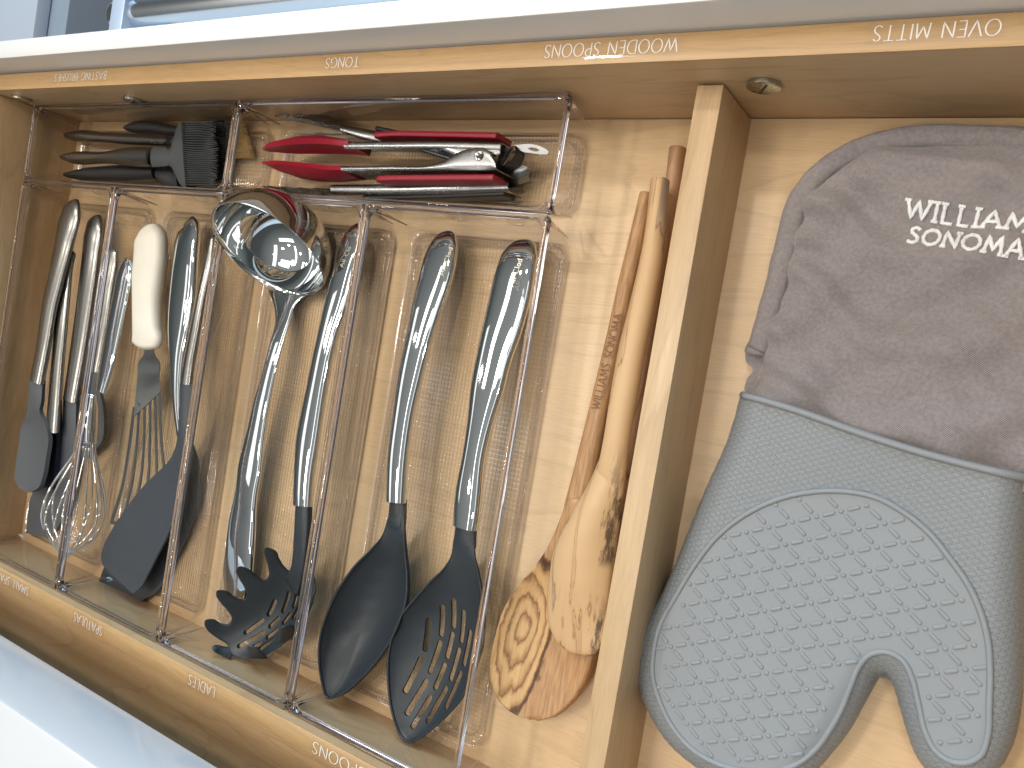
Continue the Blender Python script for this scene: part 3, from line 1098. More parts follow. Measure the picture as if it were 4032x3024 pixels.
for _ in range(6):
    bp_ = np.array([VF(u, v, z) for (u, v, _z), z in zip(rim_, zz)])
    ip = np.array([VF(*q) for q in cb_px])
    A_ = np.vstack([bp_, np.repeat(ip, 4, 0)])
    X_ = A_[:, :2] - ip[0][:2]
    D_ = np.c_[np.ones(len(X_)), X_, X_[:, 0] ** 2, X_[:, 0] * X_[:, 1], X_[:, 1] ** 2]
    tz = np.r_[[q[2] for q in rim_], np.repeat([q[2] for q in cb_px], 4)]
    co = np.linalg.lstsq(D_, tz, rcond=None)[0]
    def fork_surf(P):
        x_ = P[:, :2] - ip[0][:2]
        return np.c_[np.ones(len(x_)), x_, x_[:, 0] ** 2, x_[:, 0] * x_[:, 1], x_[:, 1] ** 2] @ co
    zz = .5 * zz + .5 * fork_surf(bp_)
fo = closed_spline(np.array([VF(u, v, z)[:2] for (u, v, _z), z in zip(rim_, zz)]), 420)
V, F = pillow(fo, fo, lambda P, d: fork_surf(P) - .0009 * np.clip(1 - d / .0012, 0, 1) ** 2, .0013, zlow=lambda P, d: fork_surf(P) - .0030 + .0009 * np.clip(1 - d / .0012, 0, 1) ** 2)
nh = len(V) // 2
ec = {}
for f_ in F[:len(F) // 2]:
    for a, b in zip(f_, f_[1:] + f_[:1]):
        ec[(a, b)] = 1
for a, b in list(ec):
    if (b, a) not in ec:
        F.append((b, a, a + nh, b + nh))
head = put('tined_head', V, F, 'nylon', fk, sharp=70)
for tp, sa, sb in (([(372, 1362, .0235), (250, 1325, .031), (178, 1297, .036)], (330, 1300), (360, 1380)), ([(600, 1392, .022), (582, 1345, .030), (548, 1292, .037)], (480, 1400), (720, 1345)),
                   ([(890, 1225, .022), (880, 1160, .030), (862, 1097, .037)], (800, 1300), (960, 1150)), ([(1012, 1065, .022), (1035, 1010, .030), (1055, 955, .036)], (985, 1120), (1060, 980)),
                   ([(1092, 880, .022), (1115, 810, .030), (1140, 750, .036)], (1080, 930), (1115, 800))):
    q = spline([VF(*t) for t in tp], 14)
    put('tine', *sweep(q, (.62 if tp[0][0] < 400 else 1) * np.interp(np.linspace(0, 1, 14), [0, .5, 1], [.0085, .0062, .0054]), .0014, n=14, e=2.6, r1=.0054, side=np.array(VF(*sb, .03)) - np.array(VF(*sa, .03))), 'nylon', head)
cuts = []
for a, b in [((755, 870), (690, 1000)), ((880, 800), (800, 975)), ((962, 775), (905, 930)), ((1000, 860), (915, 1030)), ((645, 1050), (540, 1150)), ((765, 1035), (700, 1110)),
             ((872, 1000), (815, 1080)), ((655, 1165), (510, 1265)), ((770, 1140), (700, 1205)), ((655, 1255), (610, 1285)), ((765, 1225), (670, 1305))]:
    cuts.append(slot(VF(*a, .012), VF(*b, .012), .0019))
cut(head, cuts, True)
HL = zs(VG, [(815, 232), (788, 275), (755, 350), (735, 460), (700, 600), (660, 760), (640, 850), (610, 1000), (580, 1150), (555, 1300), (540, 1450), (530, 1640)], [.018, .026, .033, .036, .037, .037])
HR = zs(VG, [(850, 232), (858, 300), (850, 400), (815, 520), (772, 680), (735, 800), (710, 900), (680, 1050), (650, 1220), (625, 1380), (612, 1500), (603, 1655)], [.018, .026, .033, .036, .037, .037])
hd = handle(fk, HL, HR, .0048)
etch(hd, 'All-Clad', VG(765, 450, .034), VG(815, 330, .0285), .0035)
NL = zs(VH, [(842, 105), (834, 250), (824, 380), (812, 480), (770, 560)], [.037, .0365, .035, .031, .022])
NR = zs(VH, [(922, 118), (914, 290), (904, 400), (890, 520), (862, 640)], [.037, .0365, .035, .031, .022])
c, w = edges_path(NL, NR, 24)
put('neck', *sweep(c, w, np.linspace(.0042, .0028, 24), n=18, e=3), 'nylon', fk)

# ---- ladle
ld = thing('soup_ladle', 'polished steel soup ladle lying with its bowl towards the tongs tray', 'ladle', (0.07, 0.2, 0.003))
right, up_, back = CAM_M[:, 0], CAM_M[:, 1], CAM_M[:, 2]
nrm = np.array([.05, -.79, .60])
nrm /= np.linalg.norm(nrm)
e1 = .9 * right - .44 * up_
e1 -= nrm * (e1 @ nrm)
e1 /= np.linalg.norm(e1)
e2 = np.cross(nrm, e1)
rc = np.array(VG(384, 368, .051))
RL = .0478
prof = []
for t_ in np.linspace(0, math.pi / 2, 22):
    prof.append((RL * math.sin(t_) ** .85, -.044 * math.cos(t_) ** 1.0))
inner = prof
outer = [(r * 1.022 + .0002, d - .0012) for r, d in prof[:-1]]
prof2 = inner + [(RL + .0018, .0006), (RL + .0018, -.0005)] + outer[::-1]
nl = 72
V, F = [], []
for r, d in prof2:
    for k in range(nl):
        a = 2 * math.pi * k / nl
        pour = 1.0 + .05 * max(0, math.cos(a - .0)) ** 24 * (r / RL) ** 3
        V.append(rc + e1 * r * math.cos(a) * pour + e2 * r * math.sin(a) + nrm * d)
for i in range(len(prof2) - 1):
    for k in range(nl):
        q = (k + 1) % nl
        F.append((i*nl+k, i*nl+q, (i+1)*nl+q, (i+1)*nl+k))
bowl = put('bowl', V, F, 'chrome', ld, sharp=70)
HL = zs(VG, [(405, 575), (428, 622), (437, 700), (400, 850), (368, 980), (330, 1110), (290, 1300), (252, 1500), (235, 1600)], [.010, .0125, .016, .021, .023, .023, .022, .021, .020]) + zs(VH, [(467, 210), (441, 400), (427, 560), (438, 690)], [.018, .0155, .0125, .0105])
HR = zs(VG, [(585, 565), (528, 640), (492, 740), (450, 880), (420, 1000), (392, 1135), (365, 1285), (342, 1450), (326, 1610)], [.010, .0125, .016, .021, .023, .023, .022, .021, .020]) + zs(VH, [(591, 205), (578, 420), (560, 590), (520, 700)], [.018, .0155, .0125, .0105])
c, w = edges_path(HL, HR, 60)
hh = np.interp(np.linspace(0, 1, 60), [0, .05, .15, .5, .8, 1], [.0012, .0014, .0018, .0026, .0042, .0040])
put('handle', *sweep(c, w * 1.18, hh, n=24, e=2.8, r1=.009, flat=.2), 'chrome', ld, sharp=50)
def on_bowl(a0, d0):
    """Inside of the ladle bowl: text placed round its axis at depth d0 below the rim."""
    def f(s, t, lift):
        d = d0 - t
        tt = math.acos(min(1, max(0, d / .044)))
        r = RL * math.sin(tt) ** .85 - .0006
        a = a0 + s / RL
        return rc + e1 * r * math.cos(a) + e2 * r * math.sin(a) - nrm * d + nrm * lift
    return f
lettering('volume_mark', '2OZ', on_bowl(-.22, .0245), .0034, .0075, 'etched', bowl, w=.08, thin=.06)
lettering('volume_mark', '4OZ', on_bowl(-.66, .0135), .0034, .0075, 'etched', bowl, w=.08, thin=.06)

# ---- two turners in the spatula tray
tn = thing('wide_turner', 'slate silicone turner with polished steel handle, its blade lowest in the stack', 'turner', (-0.08, 0.19, 0.003))
HL = zs(VD, [(1216, 272), (1175, 340), (1152, 500), (1141, 700), (1131, 950), (1131, 1250), (1150, 1480), (1178, 1680)], [.016, .024, .030, .033, .034, .032])
HR = zs(VD, [(1260, 276), (1290, 340), (1283, 500), (1255, 800), (1222, 1050), (1200, 1250), (1195, 1480), (1215, 1690)], [.016, .024, .030, .033, .034, .032])
handle(tn, HL, HR, .0050)
L = zs(VE, [(972, 150), (968, 300), (930, 420), (820, 560), (700, 740), (600, 930), (545, 1070), (538, 1110), (560, 1135)], [.030, .026, .018, .013, .010, .008, .0075, .007, .007])
R = zs(VE, [(1030, 160), (1030, 300), (1060, 390), (1085, 520), (1075, 680), (1010, 860), (930, 1010), (850, 1150), (770, 1196)], [.030, .026, .018, .013, .010, .008, .0075, .007, .007])
V, F, _ = shell(L, R, [.0, .0, .001, .0015, .001, .001], m=44, n=14, thick=.002)
put('blade', V, F, 'nylon_blue', tn, sharp=60)
tn = thing('slim_turner', 'slate silicone turner with thin brushed steel handle, its blade on top', 'turner', (-0.07, 0.19, 0.003))
HL = zs(VD, [(1385, 375), (1340, 560), (1290, 800), (1240, 1050), (1205, 1230), (1186, 1345)], [.036, .040, .042, .042, .042])
HR = zs(VD, [(1420, 380), (1395, 560), (1345, 800), (1300, 1050), (1268, 1230), (1252, 1355)], [.036, .040, .042, .042, .042])
handle(tn, HL, HR, .0038, mat='steel', e=2.2, r0=.005)
L = zs(VE, [(984, 10), (975, 120), (966, 300), (945, 395), (895, 460), (800, 552), (710, 660), (620, 790), (565, 895), (550, 960), (556, 1000)], [.042, .041, .040, .037, .034, .031, .028, .025, .023, .022, .022])
R = zs(VE, [(1046, 20), (1040, 130), (1025, 300), (1010, 420), (995, 520), (962, 690), (915, 830), (850, 960), (800, 1060), (760, 1130), (722, 1160)], [.042, .041, .040, .037, .034, .031, .028, .025, .023, .022, .022])
V, F, _ = shell(L, R, [-.003, -.0025, -.001, .0005, .001, .001, .001, 0], m=50, n=14, thick=.0019)
put('blade', V, F, 'nylon_blue', tn, sharp=60)

# ---- fish spatula with ivory handle
fs = thing('fish_spatula', 'slotted steel fish spatula with plain ivory plastic handle', 'spatula', (-0.13, 0.2, 0.003))
HL = zs(VD, [(945, 312), (900, 370), (884, 480), (880, 600), (874, 850), (873, 1000), (869, 1075), (905, 1122)], .031)
HR = zs(VD, [(1000, 312), (1070, 380), (1087, 500), (1066, 680), (1050, 850), (1055, 1000), (1062, 1085), (1015, 1128)], .031)
c, w = edges_path(HL, HR, 50)
w[:3] = [w[3] * .45, w[3] * .72, w[3] * .9]
put('handle', *sweep(c, w * .87, np.interp(np.linspace(0, 1, 50), [0, .1, .5, .85, 1], [.006, .0095, .0095, .0085, .006]), n=26, e=2.3, r0=.006, r1=.004), 'ivory', fs)
geo = []
L = zs(VD, [(942, 1125), (938, 1155), (906, 1200), (898, 1290), (886, 1420), (872, 1560)], [.030, .029, .027, .025, .022, .020])
R = zs(VD, [(1000, 1125), (1004, 1155), (1035, 1200), (1038, 1290), (1042, 1330), (1046, 1400)], [.030, .029, .027, .025, .022, .020])
V, F, _ = shell(L, R, [0, .0, .0003], m=20, n=8, thick=.0011)
geo.append((V, F))
tops = [(878, 1500), (912, 1470), (946, 1425), (980, 1390), (1010, 1355), (1040, 1330)]
ends = [(607, 768), (668, 752), (722, 730), (775, 705), (828, 675), (880, 640)]
mids = [(700, 380), (742, 370), (782, 362), (815, 355), (850, 348), (879, 340)]
for i, (a, b, c_) in enumerate(zip(tops, mids, ends)):
    p = [VD(*a, .0205), VE(*b, .011), VE((b[0] * .5 + c_[0] * .5) + 12, (b[1] + c_[1]) * .5, .0075), VE(*c_, .0060)]
    geo.append(sweep(spline(p, 26), .0017 if i else .0022, .0006, n=8, e=4))
geo.append(sweep(spline([VE(*q, .0060) for q in [(600, 768), (640, 775), (722, 745), (828, 690), (885, 650)]], 18), .0020, .0007, n=8, e=4, r0=.002))
put('slotted_blade', *join(geo), 'steel_dark', fs, sharp=40)

# ---- small spatulas and whisk in the left tray
def small(name, label, hl, hr, hz, hh, head_mat, parts, handle_mat='steel', loc=(-.25, .2, .003)):
    t = thing(name, label, 'spatula', loc)
    handle(t, zs(VD, hl, hz), zs(VD, hr, hz), hh, mat=handle_mat, e=2.1, r0=.006, flat=0)
    for pn, L_, R_, z, dep, th_ in parts:
        V, F, _ = shell(zs(VE, L_, z), zs(VE, R_, z), dep, m=36, n=16, p=.9, thick=th_)
        put(pn, V, F, head_mat, t, sharp=60)
    return t


small('silicone_spatula', 'grey silicone flat spatula lying lowest, its blade under the spoonula', [(578, 262), (563, 330), (545, 500), (510, 800), (470, 1100), (420, 1455)], [(655, 262), (668, 330), (650, 500), (610, 800), (567, 1100), (505, 1460)],
      [.018, .022, .022, .021, .020], .0050, 'silicone',
      [('blade', [(344, 100), (338, 220), (320, 330), (280, 440), (220, 540), (165, 640), (150, 740), (140, 828)], [(416, 100), (412, 220), (410, 330), (405, 440), (390, 560), (360, 680), (322, 780), (272, 857)], [.020, .018, .015, .012, .010, .008, .007], [-.002, -.001, 0, 0], .004)])
small('navy_spatula', 'thin steel handled spatula with a dark navy head between the grey ones', [(408, 470), (396, 540), (375, 750), (360, 1000), (340, 1250), (318, 1500), (310, 1660)], [(500, 470), (478, 540), (455, 750), (432, 1000), (410, 1250), (392, 1500), (380, 1665)],
      [.026, .028, .029, .028, .027], .0042, 'navy',
      [('blade', [(266, 80), (262, 250), (250, 380), (235, 500), (225, 575)], [(318, 80), (316, 250), (306, 380), (296, 500), (286, 590)], [.026, .024, .021, .018, .016], [-.002, -.001, 0, 0], .005)])
small('silicone_spoonula', 'grey silicone spoon spatula with matte steel handle, nearest the left wall', [(415, 165), (398, 230), (366, 420), (322, 650), (286, 820), (248, 1100), (204, 1332)], [(505, 165), (520, 230), (470, 450), (410, 680), (368, 850), (325, 1100), (280, 1338)],
      [.030, .034, .036, .037, .037], .0048, 'silicone',
      [('scoop', [(160, -10), (150, 120), (140, 195), (118, 240), (104, 330), (84, 470), (84, 545), (110, 585), (150, 604)], [(232, -5), (224, 110), (216, 180), (246, 235), (262, 300), (250, 420), (228, 535), (205, 585), (170, 604)],
        [.037, .036, .035, .034, .033, .032, .031, .030, .029], [-.004, -.003, -.001, .003, .005, .006, .006, .004, .001], .004)])
small('silicone_scoop', 'grey silicone scoop with round steel handle half hidden behind the whisk', [(692, 462), (678, 560), (655, 750), (620, 1000), (592, 1262)], [(772, 462), (766, 560), (735, 750), (700, 1000), (655, 1268)],
      [.022, .024, .025, .024], .0040, 'silicone',
      [('scoop', [(500, -60), (470, 40), (420, 110), (392, 210), (376, 310), (400, 410)], [(545, -55), (540, 40), (562, 150), (566, 250), (552, 330), (470, 420)], [.024, .022, .018, .014, .012, .010], [-.003, 0, .003, .004, .003, .001], .003)])

wk = thing('balloon_whisk', 'steel balloon whisk with flat polished handle in the leftmost tray', 'whisk', (-0.22, 0.18, 0.003))
handle(wk, zs(VD, [(800, 525), (776, 580), (740, 760), (702, 950), (662, 1200), (632, 1390)], [.034, .037, .038, .037]), zs(VD, [(845, 525), (862, 590), (840, 760), (800, 960), (752, 1170), (692, 1400)], [.034, .037, .038, .037]), .0030, mat='chrome', e=2.4, r0=.006)
fer = [VE(500, 70, .0365), VE(492, 160, .035), VE(487, 250, .034), VE(482, 335, .033)]
put('ferrule', *sweep(spline(fer, 20), np.interp(np.linspace(0, 1, 20), [0, .3, .7, 1], [.0050, .0088, .0092, .0086]), np.interp(np.linspace(0, 1, 20), [0, .3, .7, 1], [.003, .006, .007, .0066]), n=20), 'chrome', wk)
ax0 = np.array(VE(480, 330, .033))
ax1 = np.array(VE(352, 962, .027))
axd = (ax1 - ax0)
WL = np.linalg.norm(axd)
axd /= WL
sd = np.cross(axd, [0, 0, 1.0]); sd /= np.linalg.norm(sd)
ud = np.cross(sd, axd)
for k in range(7):
    a = math.pi * k / 7 + .15
    half = []
    for s in np.linspace(0, 1, 26):
        r = .0062 * (1 - s) + .0295 * math.sin(math.pi * min(1, s * 1.02) ** 1.55) ** .8 if s < .97 else .0295 * math.sin(math.pi * .97 ** 1.55) ** .8 * (1 - s) / .03
        half.append((s * WL, r))
    o = .0008 * (k - 3)
    pts = [ax0 + axd * (l + o) + (sd * math.cos(a) + ud * math.sin(a) * .82) * r for l, r in half]
    pts += [ax0 + axd * (l + o) - (sd * math.cos(a) + ud * math.sin(a) * .82) * r for l, r in half[-2::-1]]
    put('wire', *sweep(spline(pts, 60), .00085, .00085, n=8, e=2), 'chrome', wk)

# ---- basting brushes
def brush(label, hu, hl, hz, hh, hmat, neck=None, nmat='silicone_dark', nz=.024, nth=.009, name='basting_brush', r1=0.0):
    c = np.mean([VA(*q, .0) for q in hu], axis=0)
    t = thing(name, label, 'brush', (c[0] + .05, c[1], .003))
    hnd = handle(t, zs(VA, hu, hz), zs(VA, hl, hz), hh, mat=hmat, e=2.1, r0=.007, r1=r1, flat=0)
    if neck:
        V, F, _ = shell(zs(VA, neck[0], nz), zs(VA, neck[1], nz), [-.002, -.002, -.0015, -.001, -.001], m=30, n=14, thick=nth)
        put('brush_head', V, F, nmat, t, sharp=50)
    return t, hnd


def bristles(parent, rows, start, end, z0, z1, layers, mat, r=.0007, wig=.0012, name='bristles', vw=VA):
    """start/end: zoom segments (from, to) the bristle roots and tips are spread along."""
    geo = []
    for ly in range(layers):
        f = ly / max(1, layers - 1)
        for k in range(rows):
            t = (k + .5 * (ly % 2) * (ly < layers - 1)) / rows
            a = np.array(vw(*(np.array(start[0]) * (1 - t) + np.array(start[1]) * t), z0 * (1 - f) + z1 * f))
            b = np.array(vw(*(np.array(end[0]) * (1 - t) + np.array(end[1]) * t), z0 * (1 - f) + z1 * f - .002))
            b = a + (b - a) * (1 + rng.uniform(-.06, .05))
            wv = np.array([0, wig * math.sin(t * 9 + ly), wig * .5 * math.cos(t * 7)])
            p = [a, a * .66 + b * .34 - wv * .6, a * .33 + b * .67 - wv * .4, b + wv]
            geo.append(sweep(spline(p, 6), [r, r, r, r, r * .9, r * .7], [r, r, r, r, r * .9, r * .7], n=5, e=2))
    o = put(name, *join(geo), mat, parent)
    tag(o, kind='stuff')
    return o


bt, _ = brush('natural bristle brush with short black handle, nearest the front wall', [(815, 828), (870, 795), (1000, 790), (1140, 815), (1230, 830)], [(812, 846), (860, 862), (1000, 868), (1130, 885), (1230, 880)], .013, .0058, 'black',
              ([(1220, 825), (1300, 800), (1400, 780), (1440, 770)], [(1220, 890), (1300, 930), (1420, 1010), (1490, 1040)]), 'black', .013, .007)
bristles(bt, 20, ((1420, 775), (1490, 1035)), ((1592, 800), (1655, 1030)), .006, .012, 3, 'yellow', r=.0005, wig=.001)
bt, _ = brush('black handled silicone brush lying beside the tray divider wall', [(432, 1132), (520, 1100), (700, 1078), (850, 1070), (1025, 1082)], [(432, 1150), (520, 1168), (700, 1178), (850, 1178), (1025, 1168)], .015, .0075, 'black',
              ([(1015, 1076), (1060, 1078), (1110, 1082), (1140, 1085)], [(1015, 1172), (1040, 1195), (1100, 1206), (1150, 1208)]), 'black', .018, .010)
bristles(bt, 16, ((1130, 1090), (1150, 1200)), ((1330, 1100), (1350, 1205)), .008, .015, 3, 'black')
bt, hd = brush('grey silicone brush lettered on its matte steel handle, under the other grey brush', [(432, 872), (480, 853), (700, 862), (900, 872), (1112, 892)], [(432, 900), (480, 912), (700, 930), (900, 945), (1108, 951)], [.017, .019, .020], .0060, 'steel',
               ([(1105, 888), (1150, 880), (1200, 830), (1270, 800)], [(1105, 952), (1150, 960), (1200, 1060), (1290, 1180)]), 'silicone_dark', .019, .008)
bristles(bt, 30, ((1260, 800), (1290, 1180)), ((1490, 800), (1478, 1190)), .007, .016, 4, 'silicone_dark', r=.0006)
etch(hd, 'All-Clad', VA(1062, 912, .0262), VA(978, 906, .0262), .0032, 'etched_dark')
bt, _ = brush('grey silicone brush with matte steel handle lying on top of the others', [(415, 1014), (470, 992), (700, 985), (860, 955), (992, 958)], [(415, 1038), (470, 1058), (700, 1057), (860, 1076), (992, 1078)], [.024, .028, .031], .0075, 'steel',
              ([(985, 954), (1060, 954), (1108, 948), (1128, 880), (1150, 815), (1182, 788)], [(985, 1082), (1060, 1078), (1110, 1082), (1130, 1120), (1162, 1188), (1205, 1214)]), 'silicone_dark', .033, .010)
bristles(bt, 29, ((1172, 795), (1200, 1208)), ((1395, 800), (1412, 1212)), .020, .034, 5, 'silicone_dark', r=.00058, wig=.0018)


# ---- tongs
def web(L, zt, zb, mat, parent, name, th=.0011, m=30):
    """Upright strip hanging from a traced top edge."""
    T_ = spline([VB(u, v, zt) for u, v in L], m)
    B_ = T_.copy()
    B_[:, 2] = zb
    V, F, _ = shell(T_, B_, [0, 0], m=m, n=4, thick=th)
    return V, F


def strip(L, R, z, m=40, th=.0011):
    V, F, _ = shell(zs(VB, L, z), zs(VB, R, z), [-.0011, -.0011], m=m, n=10, p=.6, thick=th)
    return V, F


def tip_scoop(pts, zt, zb, out, bulge, th, scallop=0.0, m=40):
    T_ = spline([VB(u, v, h) for (u, v), h in zip(pts, np.interp(np.linspace(0, 1, len(pts)), np.linspace(0, 1, len(zt)), zt))], m)
    B_ = T_.copy()
    B_[:, 2] = np.interp(np.linspace(0, 1, m), np.linspace(0, 1, len(zb)), zb)
    if scallop:
        s = np.linspace(0, 1, m)
        T_[:, 2] -= scallop * np.abs(np.sin(s * math.pi * 4.5)) ** .6 * np.clip(s * 3, 0, 1)
    V, F, _ = shell(T_, B_, bulge, m=m, n=14, thick=th, sag=(0, out, 0))
    return V, F


tg = thing('steel_tongs', 'scalloped steel tongs with black grips, spread open under the red tongs', 'tongs', (0.12, 0.42, 0.003))
arm = join([strip([(640, 832), (1000, 830), (1400, 815), (1735, 803)], [(640, 886), (1000, 888), (1400, 880), (1742, 868)], .0245), web([(640, 886), (1000, 888), (1400, 880), (1742, 868)], .0240, .006, None, None, None)])
a1 = put('arm', *arm, 'tong_steel', tg, sharp=40)
put('scalloped_tip', *tip_scoop([(650, 862), (560, 852), (430, 846), (300, 840), (200, 834)], [.0245, .0245, .022], [.006, .006, .012], -1, [.002, .006, .006, .002], .0009, .0035), 'tong_steel', a1, sharp=50)
put('grip', *sweep(spline([VB(858, 930, .014), VB(1200, 922, .014), VB(1500, 912, .014), VB(1762, 900, .014)], 20), .0022, .0080, n=14, e=4, r0=.003, r1=.003), 'black', a1)
arm = join([strip([(690, 464), (850, 490), (1000, 520), (1400, 640), (1740, 765)], [(705, 508), (850, 553), (1000, 578), (1400, 690), (1735, 800)], [.0235, .022, .018, .015]), web([(690, 464), (850, 490), (1000, 520), (1400, 640), (1740, 765)], .015, .004, None, None, None)])
a2 = put('arm', *arm, 'tong_steel', tg, sharp=40)
put('scalloped_tip', *tip_scoop([(700, 475), (600, 452), (500, 428), (380, 410), (272, 402)], [.0235, .024, .022], [.004, .004, .012], 1, [.002, .006, .006, .002], .0009, .0030), 'tong_steel', a2, sharp=50)
put('grip', *sweep(spline([VB(930, 490, .0145), VB(1230, 560, .0135), VB(1480, 650, .0125), VB(1700, 735, .012)], 20), .0020, .0062, n=14, e=4, r0=.003, r1=.003), 'black', a2)
V5 = view(1700, 480, 3.949)
put('pivot_end', *shell([V5(1150, 880, .020), V5(1370, 665, .022), V5(1500, 720, .020), V5(1545, 755, .018)], [V5(1130, 1035, .010), V5(1240, 1020, .012), V5(1400, 965, .012), V5(1525, 920, .010)], [-.003, -.004, -.002], m=16, n=8, thick=.001)[:2], 'steel_dark', tg, sharp=40)

rt = thing('red_tongs', 'closed locking tongs with red silicone tips and grips', 'tongs', (0.13, 0.42, 0.016))
up_arm = join([strip([(718, 566), (1000, 563), (1350, 562), (1500, 566), (1698, 571)], [(724, 613), (1000, 612), (1310, 614), (1440, 668), (1570, 690), (1688, 642)], .0400), web([(718, 566), (1000, 563), (1350, 562), (1698, 571)], .0395, .017, None, None, None), strip([(718, 566), (1000, 563), (1350, 562), (1698, 571)], [(724, 613), (1000, 612), (1310, 612), (1690, 625)], .0405)])
a1 = put('arm', *up_arm, 'tong_steel', rt, sharp=40)
lo_arm = join([strip([(700, 716), (1000, 713), (1270, 706), (1345, 682), (1420, 636), (1500, 609), (1585, 606), (1640, 640), (1664, 700)], [(705, 752), (1000, 748), (1270, 745), (1345, 744), (1420, 743), (1500, 743), (1585, 743), (1640, 743), (1668, 743)], .0428), web([(705, 752), (1000, 748), (1350, 744), (1668, 743)], .0424, .018, None, None, None)])
a2 = put('arm', *lo_arm, 'tong_steel', rt, sharp=40)
put('silicone_tip', *tip_scoop([(742, 596), (620, 582), (480, 580), (350, 588), (260, 602), (212, 614)], [.0415, .0415, .041, .040, .036], [.016, .014, .014, .018, .030], 1, [.001, .004, .006, .006, .003, 0], .0042), 'red', a1, sharp=60)
put('silicone_tip', *tip_scoop([(728, 712), (620, 712), (500, 700), (400, 690), (290, 682), (205, 690)], [.0425, .0425, .0425, .042, .038], [.016, .014, .014, .020, .034], -1, [.002, .004, .006, .006, .003, 0], .0042), 'red', a2, sharp=60)
put('grip', *sweep(spline([VB(938, 575, .029), VB(1000, 570, .029), VB(1350, 572, .029), VB(1715, 582, .029)], 24) + np.array([0, .0032, 0]), .0022, .0105, n=24, e=9, r0=.004, r1=.0012), 'red', a1)
gr = put('grip', *sweep(spline([VB(945, 800, .0295), VB(1000, 797, .0295), VB(1350, 792, .0295), VB(1705, 790, .0295)], 24) + np.array([0, -.0022, 0]), .0022, .0105, n=24, e=9, r0=.008, r1=.0012), 'red', a2)
g0_ = np.array(VB(1625, 792, .0310)) + [0, -.0046, 0]
g1_ = np.array(VB(1475, 794, .0310)) + [0, -.0046, 0]
gd_ = (g1_ - g0_) / np.linalg.norm(g1_ - g0_)
lettering('grip_lettering', 'Cuisinart', lambda a, b, l_: g0_ + gd_ * a + np.array([0, -l_, -b]), .0058, np.linalg.norm(g1_ - g0_), 'red_dark', gr, w=.06, thin=.05, z=.0001)
V_, F_ = [], []
for r_, h_ in ((.0034, .0435), (.0034, .0446), (.0026, .0451), (.0018, .0448), (.0010, .0441)):
    c_ = VB(1555, 650, h_)
    V_ += [(c_[0] + r_ * math.cos(a), c_[1] + r_ * math.sin(a), h_) for a in np.linspace(0, 2 * math.pi, 22, endpoint=False)]
for i in range(4):
    F_ += [(i*22+k, i*22+(k+1) % 22, (i+1)*22+(k+1) % 22, (i+1)*22+k) for k in range(22)]
F_.append(tuple(4*22+k for k in range(22)))
put('rivet', V_, F_, 'chrome', rt, sharp=60)
# lock: bent slide plate with a hanging loop, dark inside the channel
p_, q_ = V5(1085, 520, .038), V5(1400, 600, .020)
put('lock_plate', *shell(zs(V5, [(1075, 395), (1150, 390), (1240, 380), (1285, 368)], [.036, .037, .038, .039]), zs(V5, [(1000, 720), (1080, 690), (1150, 610), (1210, 500)], [.034, .036, .038, .039]), [.0, .001, .0], m=18, n=8, thick=.001)[:2], 'tong_steel', rt, sharp=40)
put('channel', *shell(zs(V5, [(1285, 368), (1300, 480), (1180, 640), (1010, 722)], [.0385, .037, .0355, .034]), zs(V5, [(1445, 490), (1420, 560), (1340, 700), (1205, 820)], [.028, .024, .020, .018]), [.002, .003, .002], m=18, n=8, thick=.001)[:2], 'black', rt, sharp=40)
out = [V5(u, v, .034) for u, v in [(1290, 362), (1380, 360), (1430, 348), (1550, 348), (1680, 375), (1780, 425), (1828, 475), (1800, 508), (1700, 512), (1560, 490), (1450, 478), (1370, 440), (1290, 400)]]
loop = put('hanging_loop', *prism([q for q in out], .0335, .0347), 'tong_steel', rt, smooth=False)
ring_ = [V5(u, v, .034) for u, v in [(1500, 415), (1560, 400), (1640, 415), (1680, 445), (1640, 468), (1560, 455)]]
cut(loop, [prism(ring_, .03, .04)])

